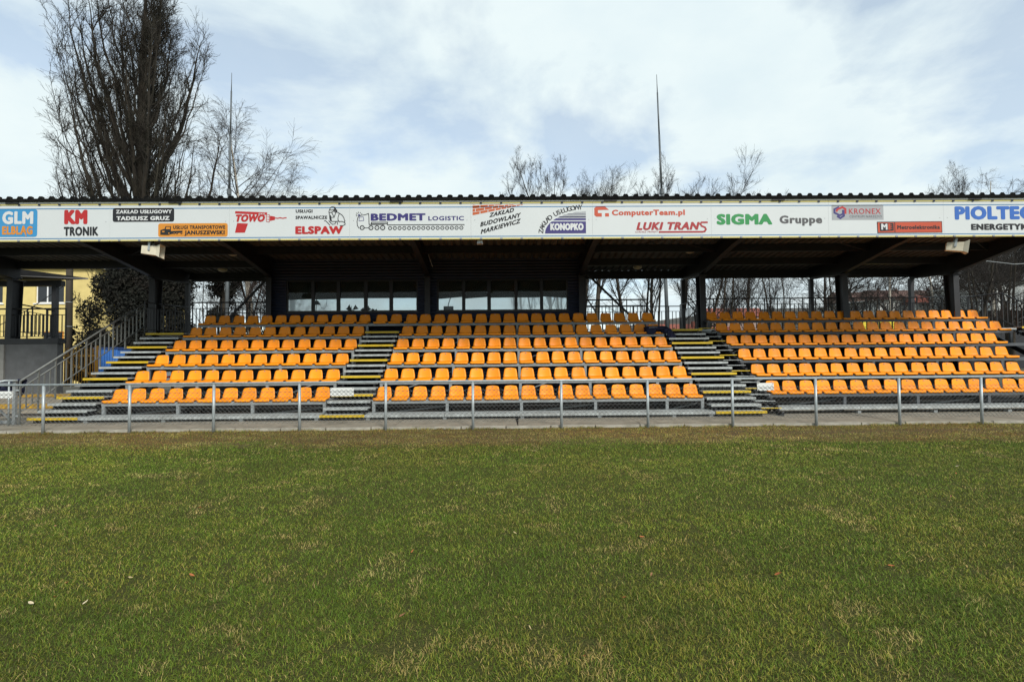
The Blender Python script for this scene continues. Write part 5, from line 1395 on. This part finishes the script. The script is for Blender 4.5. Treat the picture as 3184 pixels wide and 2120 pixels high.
part('small_canopy', MB().hexa([(-27, 18.4, 4.72), (ct.x - 2.4, 18.4, 4.72), (ct.x, 20.0, ct.z - .04), (-27, 21.6, 4.72), (-27, 18.4, 4.9), (ct.x - 2.2, 18.4, 5.05), (ct.x, 20.02, ct.z + .01), (-27, 21.6, 4.95)]), M_DARK, wing)
part('canopy_beam', MB().box(-27, px_ + .3, 19.9, 20.1, 4.5, 4.72), M_DARK, wing)
railing('platform_railing', [(-19.6, 17.85, 2.34), (wx1 - .02, 17.85, 2.34)], 'dark upright railing on the raised platform edge', 1.06, .84, .08, M_DARKR, .135, 5, .022)
railing('ramp_railing', [(-18.0, 18.6, 2.55), (px_, 20, 2.4)], 'dark sloping railing on the platform behind the column', 1.12, .9, .1, M_DARKR, .13, 4, .022)
# concrete steps with yellow edges
st_ = thing('concrete_steps', (-13.5, 15, 0), 'worn concrete steps with yellow painted edges at the wall foot', 'steps')
part('step', MB().box(-20, -11.95, 15.0, 22, .03, .30), M_CONC, st_)
part('step', MB().box(-20, -11.95, 18.4 - .9, 22, .304, .42), M_CONC, st_)
part('painted_edge', MB().box(-16.2, -11.95, 14.985, 14.997, .175, .303).box(-16.2, -11.95, 14.997, 15.08, .3005, .303), pmat('worn_yellow', (.42, .24, .02), .8, 0, .25, 9, dirt=(.16, .13, .08), dirt_amt=.8, dirt_scale=5), st_)
part('painted_edge', MB().box(-18, -11.95, 17.485, 17.497, .32, .423), MATS['worn_yellow'], st_)
# yellow picket gate in the yard
M_YGATE = pmat('ochre_paint', (0.22, 0.115, 0.012), 0.7, 0, 0.2, 6, dirt=(0.1, 0.06, 0.02), dirt_amt=0.5, dirt_scale=4)
ya = thing('picket_gate', (-20, 24, .2), 'ochre painted metal picket gate behind the sloping handrail', 'gate')
gx0, gx1 = at(131, 830, 23).x, at(222, 830, 23).x
for zz in (.35, 1.75): part('cross_rail', MB().box(gx0, gx1, 22.98, 23.03, zz - .04, zz + .04), M_YGATE, ya)
part('diagonal_rail', MB().bar((gx0 + .1, 22.97, 1.72), (gx1, 22.97, .75), .05, .06), M_YGATE, ya)
for xx in (gx0, gx1): bar_part('gate_post', M_YGATE, ya, (xx, 23.0, 1.12), (.1, .1, 2.16))
xx = gx0 + .12
while xx < gx1 - .05:
    bar_part('picket', M_YGATE, ya, (xx, 23.0, 1.14), (.028, .028, 1.9 + .12 * random.random())); xx += .125
bt = thing('blue_container', (at(250, 810, 24.2).x, 24.2, 0), 'ribbed blue container behind the handrail bars', 'container')
M_BLUE = pmat('blue_plastic', (0.05, 0.17, 0.50), 0.5, 0, 0.15, 4)
cx0, cx1 = at(218, 810, 24.2).x, at(272, 810, 24.2).x
part('body', MB().box(cx0, cx1, 24.2, 25.2, .1, 2.05), M_BLUE, bt)
for i in range(9):
    xx = cx0 + (cx1 - cx0) * (i + .5) / 9; bar_part('rib', M_BLUE, bt, (xx, 24.18, 1.1), (.09, .036, 1.9))
part('lid', MB().box(cx0 - .04, cx1 + .04, 24.14, 25.26, 2.055, 2.15), pmat('dark_blue_lid', (.02, .05, .16), .5), bt)
# white parked car, most of it hidden by the stairs
def car(X, Y, rz, label):
    t = thing('parked_car', (X, Y, .03), label, 'car'); t.rotation_euler = (0, 0, rz)
    M_W = pmat('car_white', (.75, .76, .76), .25, 0, .03, 3, spec=.6)
    def lp(name, mb, mat, parent=t): return link(name, mb.mesh(name), mat, parent, local=True)
    prof = [(-2.05, .35), (2.05, .35), (2.1, .62), (2.0, .82), (1.2, .95), (.55, 1.42), (-1.1, 1.46), (-1.85, 1.0), (-2.1, .9)]
    lp('body', MB().prism([(x, -.85, z) for x, z in prof], (0, 1.7, 0)), M_W)
    lp('side_window', MB().prism([(x, -.857, z) for x, z in ((1.0, .98), (.5, 1.36), (-1.05, 1.39), (-1.6, 1.0))], (0, .005, 0)), M_DGLASS)
    lp('side_stripe', MB().box(-1.9, 1.8, -.858, -.852, .72, .80), C_RED)
    lp('windscreen', MB().poly([(1.22, -.7, .97), (1.22, .7, .97), (.58, .62, 1.41), (.58, -.62, 1.41)]), M_DGLASS)
    for x in (-1.3, 1.3):
        for y in (-.87, .73):
            w = lp('wheel', MB().tube([(x, y, .31), (x, y + .14, .31)], .31, 16), M_BLACK); link('rim', MB().tube([(x, y - .006, .31), (x, y + .146, .31)], .18, 12).mesh('rim'), M_GALV, w, local=True)
    lp('headlight', MB().box(2.02, 2.1, -.8, -.5, .62, .74), M_PLATE); lp('headlight', MB().box(2.02, 2.1, .5, .8, .62, .74), M_PLATE)
car(-15.7, 22.5, math.pi / 2 + .06, 'white parked car with a red stripe half hidden by the end stair')

# ------------------------------------------------------------------ buildings and hill far behind
def block(name, x0, x1, y0, y1, z1, label, wall, roofm, pitch=2.0, wins=(), group='houses far behind the stand', cat='house'):
    t = thing(name, ((x0 + x1) / 2, y0, 0), label, cat, group)
    part('wall', wall_holes(x0, x1, -2, z1, y0, list(wins), .12), wall, t)
    part('side_wall', MB().poly([(x0, y1, -2), (x0, y0, -2), (x0, y0, z1), (x0, y1, z1)]), wall, t); part('side_wall', MB().poly([(x1, y0, -2), (x1, y1, -2), (x1, y1, z1), (x1, y0, z1)]), wall, t)
    for (a, b, c, d) in wins:
        w = link('window', MB().box(a, a + .08, y0 + .05, y0 + .11, c, d).box(b - .08, b, y0 + .05, y0 + .11, c, d).box(a + .08, b - .08, y0 + .05, y0 + .11, c, c + .08).box(a + .08, b - .08, y0 + .05, y0 + .11, d - .08, d).mesh('window'), M_PVC, t)
        link('pane', MB().box(a + .08, b - .08, y0 + .07, y0 + .09, c + .08, d - .08).mesh('pane'), M_DGLASS, w)
    ym = (y0 + y1) / 2; o = .4
    r_ = part('roof', MB().hexa([(x0 - o, y0 - o, z1), (x1 + o, y0 - o, z1), (x1 + o, y1 + o, z1), (x0 - o, y1 + o, z1), (x0 - o + .1, ym - .05, z1 + pitch), (x1 + o - .1, ym - .05, z1 + pitch), (x1 + o - .1, ym + .05, z1 + pitch), (x0 - o + .1, ym + .05, z1 + pitch)]), roofm, t)
    if pitch > 1:
        cx = x0 + (x1 - x0) * .3; link('chimney', MB().box(cx, cx + .6, ym - .3, ym + .3, z1 + pitch - .5, z1 + pitch + .9).mesh('chimney'), roofm, r_)
    return t
def wrow(x0, x1, n, z, w=1.2, h=1.3): return [(x0 + (x1 - x0) * (i + .5) / n - w / 2, x0 + (x1 - x0) * (i + .5) / n + w / 2, z, z + h) for i in range(n)]
# hill rising far behind the open end
V = []; Q = []; nx, ny = 40, 12
for i in range(nx + 1):
    for j in range(ny + 1):
        x = -60 + 460 * i / nx; y = 110 + 420 * j / ny
        hgt = 30 * (1 / (1 + math.exp(-(x - 60) / 30))) * min(1, (y - 110) / 190) ** 1.2 + 3 * math.sin(x * .03) * math.sin(y * .02)
        V.append((x, y, hgt - 1))
for i in range(nx):
    for j in range(ny):
        a = i * (ny + 1) + j; Q.append((a, a + ny + 1, a + ny + 2, a + 1))
hill = link('hill', np_mesh('hill', V, Q, smooth=True), pmat('hill_ground', (.05, .045, .035), .95, 0, .4, .05, dirt=(.09, .07, .06), dirt_amt=.6, dirt_scale=.08)); tag(hill, kind='structure')
far = [(1990, 668, 150, 14, 'brown', 'long brown roofed house high on the hill beside the fourth column'), (2025, 672, 165, 10, 'brown', 'small brown roofed house on the hill past the long one'), (2060, 664, 175, 16, 'brown', 'wide brown roofed house on the hill behind the birch'),
       (2100, 666, 160, 12, 'brown', 'brown roofed house on the hill just before the thin rear post'), (2150, 672, 140, 12, 'brown', 'dark brown house on the hill between post and end column'), (2178, 664, 180, 18, 'brown', 'tall brown house on the hill by the end column'),
       (1700, 705, 130, 14, 'red', 'red roofed house far behind the thin stems'), (1575, 742, 95, 12, 'red', 'pale house with salmon roof seen through the wide aisle exit'), (1640, 748, 80, 9, 'red', 'small salmon roofed house behind the wide aisle column')]
for k, (px, py, Y, w, c, lab) in enumerate(far):
    p = at(px, py, Y); z1_ = p.z - 2.6
    block('far_house', p.x - w / 2, p.x + w / 2, Y, Y + 9, z1_, lab, M_WHB if k % 2 else pmat('grey_pink_render%d' % k, (.30, .22, .19), .9), M_ROOFB if c == 'brown' else M_ROOFT, 2.6, wrow(p.x - w / 2, p.x + w / 2, max(2, int(w / 3)), z1_ - 2.3))
a, b = at(2018, 690, 62), at(2245, 690, 62)
block('pale_hall', a.x, b.x, 62, 74, a.z, 'long pale hall seen through the rear railing bars', M_WHB, M_FLASH, .3, wrow(a.x, b.x, 6, 2.2, 1.4, 1.2), cat='building')
a, b = at(2112, 697, 60), at(2196, 697, 60)
block('red_roofed_shed', a.x, b.x, 60, 61.9, a.z, 'low shed with a red tiled roof before the pale hall', M_WHB, M_ROOFT, 1.0, wrow(a.x, b.x, 3, 2.0, 1.0, 1.1), cat='shed')
a, b = at(2291, 650, 50), at(2480, 650, 50)
block('white_building', a.x, b.x, 50, 58, a.z, 'plain white building wall at the open end of the stand', M_SIGN, M_FLASH, .3, (), cat='building')
a, b = at(2262, 716, 46), at(2480, 716, 46)
block('dark_shed', a.x, b.x, 46, 49, a.z, 'low dark shed with level boards before the white building', M_DARK, M_EDGE, .2, (), cat='shed')
# yellow board with red mark behind the rear railing
a, b = at(1966, 737, 24), at(2058, 760, 24)
t = thing('yellow_board', ((a.x + b.x) / 2, 24, 0), 'yellow board with a red arc seen below the top row of seats', 'board')
part('board', MB().box(a.x, b.x, 24, 24.05, a.z - 1.1, a.z), pmat('board_yellow', (.62, .50, .03), .5), t)
cxm = a.x + (b.x - a.x) * .72
part('red_arc', MB().poly([(cxm + .75 * math.cos(math.pi * i / 12), 23.995, a.z - .95 + .55 * math.sin(math.pi * i / 12)) for i in range(12, -1, -1)]), C_RED, t)
for xx in (a.x + .2, b.x - .2): bar_part('post', M_DARK, t, (xx, 24.09, (a.z) / 2), (.08, .08, a.z))

# ------------------------------------------------------------------ grass
def grass_mesh():
    r = np.random.default_rng(99)
    xs_, ys_, hs, ws = [], [], [], []
    for (y0, y1, dens, w, h) in ((1.9, 3.6, 10500, .0032, .021), (3.6, 5.2, 6400, .0038, .021), (5.2, 8.0, 4200, .0058, .022), (8.0, 11.19, 2600, .0080, .025)):
        xm = 1.08 * y1 + 1.2; n = int((y1 - y0) * 2 * xm * dens)
        y = r.uniform(y0, y1, n); x = r.uniform(-xm, xm, n); k_ = np.abs(x) < 1.08 * y + 1.0; x, y = x[k_], y[k_]
        xs_.append(x); ys_.append(y); hs.append(np.full(len(x), h)); ws.append(np.full(len(x), w))
    # longer fringe along the kerb
    n = 9000; x = r.uniform(-13.5, 13.5, n); y = 11.185 - np.abs(r.normal(0, .05, n)); k_ = lattice(x, y * 0, .35, 4) > .42
    xs_.append(x[k_]); ys_.append(y[k_]); hs.append(np.full(k_.sum(), .075)); ws.append(np.full(k_.sum(), .007))
    x = np.concatenate(xs_); y = np.concatenate(ys_); h = np.concatenate(hs); w = np.concatenate(ws)
    # worn places: fewer blades
    worn = lattice(x, y, .55, 1) * .6 + lattice(x, y, .17, 2) * .4
    worn2 = lattice(x, y, .16, 21) * .7 + lattice(x, y, .6, 22) * .3
    band_ = y + 1.3 * (lattice(x, y, 1.6, 7) - .5) + .35 * (lattice(x, y, .3, 8) - .5)
    dead = np.clip((band_ - 9.05) / .55, 0, 1)
    mud = np.exp(-(((x - 6.6) / 2.2) ** 2 + ((y - 10.25) / .28) ** 2)) + .7 * np.exp(-(((x - 9.8) / 1.8) ** 2 + ((y - 10.35) / .25) ** 2))
    keep = r.random(len(x)) < np.clip(1.15 - 3.5 * np.clip(worn - .72, 0, 1) - .8 * (worn2 > .80) - mud * .9, .12, 1)
    x, y, h, w, worn, dead = [a_[keep] for a_ in (x, y, h, w, worn, dead)]
    n = len(x); print('grass blades', n)
    clump = lattice(x, y, .09, 3); h = h * r.uniform(.45, 1.25, n) * (.7 + .6 * clump) * (1 - .25 * dead)
    az = r.uniform(0, 6.283, n); lean = r.uniform(.3, 2.0, n) * h; fa = az + r.normal(0, .8, n)
    fx, fy = np.cos(fa) * w / 2, np.sin(fa) * w / 2; lx, ly = np.cos(az + 1.57) * lean, np.sin(az + 1.57) * lean
    V = np.zeros((n, 5, 3), np.float32)
    V[:, 0] = np.stack([x - fx, y - fy, np.full(n, -.004)], 1); V[:, 1] = np.stack([x + fx, y + fy, np.full(n, -.004)], 1)
    V[:, 2] = np.stack([x - fx * .8 + lx * .35, y - fy * .8 + ly * .35, h * .62], 1); V[:, 3] = np.stack([x + fx * .8 + lx * .35, y + fy * .8 + ly * .35, h * .62], 1)
    V[:, 4] = np.stack([x + lx, y + ly, h], 1)
    farb = y > 5.2                                                    # far blades: one triangle each
    b = np.nonzero(~farb)[0][:, None] * 5; bf = np.nonzero(farb)[0][:, None] * 5
    q = b + np.array([[0, 1, 3, 2]]); t_ = np.concatenate([b + np.array([[2, 3, 4]]), bf + np.array([[0, 1, 4]])])
    me = np_mesh('grass', V.reshape(-1, 3), q, t_)
    # colours of the blades themselves: greens, yellowed ones, straw, dead brown
    pal = np.array([[.084, .142, .011], [.150, .198, .018], [.262, .255, .042], [.40, .32, .11], [.235, .150, .040]])
    patch = lattice(x, y, 1.3, 12) * .55 + lattice(x, y, .32, 13) * .45
    u = r.random(n)
    ci = np.where(u < .48 - .45 * (patch - .5), 0, np.where(u < .80 - .5 * (patch - .5), 1, np.where(u < .95, 2, 3)))
    straw = ((worn > .75) & (r.random(n) < np.clip((worn - .72) * 8, 0, .45))) | ((lattice(x, y, .22, 51) > .86) & (r.random(n) < .35)); ci = np.where(straw, 3, ci)
    dd = r.random(n) < dead * .85; streak = lattice(x * .35, y, .16, 41) * .6 + lattice(x, y, .35, 42) * .4; u2 = r.random(n) + 1.5 * (streak - .5)
    ci = np.where(dd, np.where(u2 < .52, 4, np.where(u2 < .66, 0, np.where(u2 < .86, 2, 3))), ci)
    tone = lattice(x, y, 3.4, 31) * .5 + lattice(x, y * 3, .9, 32) * .3 + lattice(x, y, .12, 33) * .2
    col = pal[ci] * r.uniform(.7, 1.3, (n, 1)) * (.45 + 1.10 * tone[:, None]) * np.stack([.92 + .22 * patch, np.ones(n), np.ones(n)], 1)
    C = np.ones((n, 5, 4), np.float32); C[:, :, :3] = col[:, None, :]
    at_ = me.color_attributes.new('blade', 'FLOAT_COLOR', 'POINT'); at_.data.foreach_set('color', C.ravel())
    return me
M_GRASS = bpy.data.materials.new('grass_blade'); M_GRASS.use_nodes = True
nt = M_GRASS.node_tree; b_ = nt.nodes['Principled BSDF']; b_.inputs['Roughness'].default_value = .65; b_.inputs['Specular IOR Level'].default_value = .25
ca = nt.nodes.new('ShaderNodeVertexColor'); ca.layer_name = 'blade'; nt.links.new(ca.outputs[0], b_.inputs['Base Color'])
g = link('grass', grass_mesh(), M_GRASS); tag(g, 'short worn turf of green and yellowed blades', 'grass', kind='stuff')

# dry leaves lying in the grass
LEAFM = []
for k, c in enumerate(((.32, .10, .03), (.42, .33, .17), (.22, .10, .05), (.5, .42, .28))):
    mb = MB(); n = 6
    L_ = [(-.5, 0, .06), (-.25, .16, .10), (.1, .2, .05), (.5, 0, .12), (.1, -.2, .08), (-.25, -.17, .04)]
    mb.poly([L_[0], L_[1], (-.2, 0, .0)]).poly([L_[1], L_[2], (.1, 0, 0), (-.2, 0, 0)]).poly([L_[2], L_[3], (.1, 0, 0)]).poly([L_[3], L_[4], (.1, 0, 0)]).poly([L_[4], L_[5], (-.2, 0, 0), (.1, 0, 0)]).poly([L_[5], L_[0], (-.2, 0, 0)])
    me = mb.mesh('fallen_leaf'); me.materials.append(pmat('dry_leaf_%d' % k, c, .7, 0, .2, 6)); LEAFM.append(me)
LLAB = ['curled rust coloured dry leaf lying in the turf', 'curled tan dry leaf lying in the turf', 'small dark brown dry leaf lying in the turf', 'pale bleached dry leaf lying in the turf']
rl = random.Random(4)
for k in range(64):
    Y = 2.7 + 7.2 * rl.random() ** 1.1; X = rl.uniform(-1, 1) * (1.0 * Y + .2); kk = rl.choice([0, 0, 1, 1, 2, 3])
    o = link('fallen_leaf', LEAFM[kk]); o.location = (X, Y, .022 + .012 * rl.random()); sz = rl.uniform(.03, .06); o.scale = (sz, sz * rl.uniform(.6, 1), sz)
    o.rotation_euler = (rl.uniform(-.6, .6), rl.uniform(-.6, .6), rl.uniform(0, 6.28)); tag(o, LLAB[kk], 'leaf', 'dry leaves in the turf, ' + ('rust', 'tan', 'brown', 'pale')[kk])
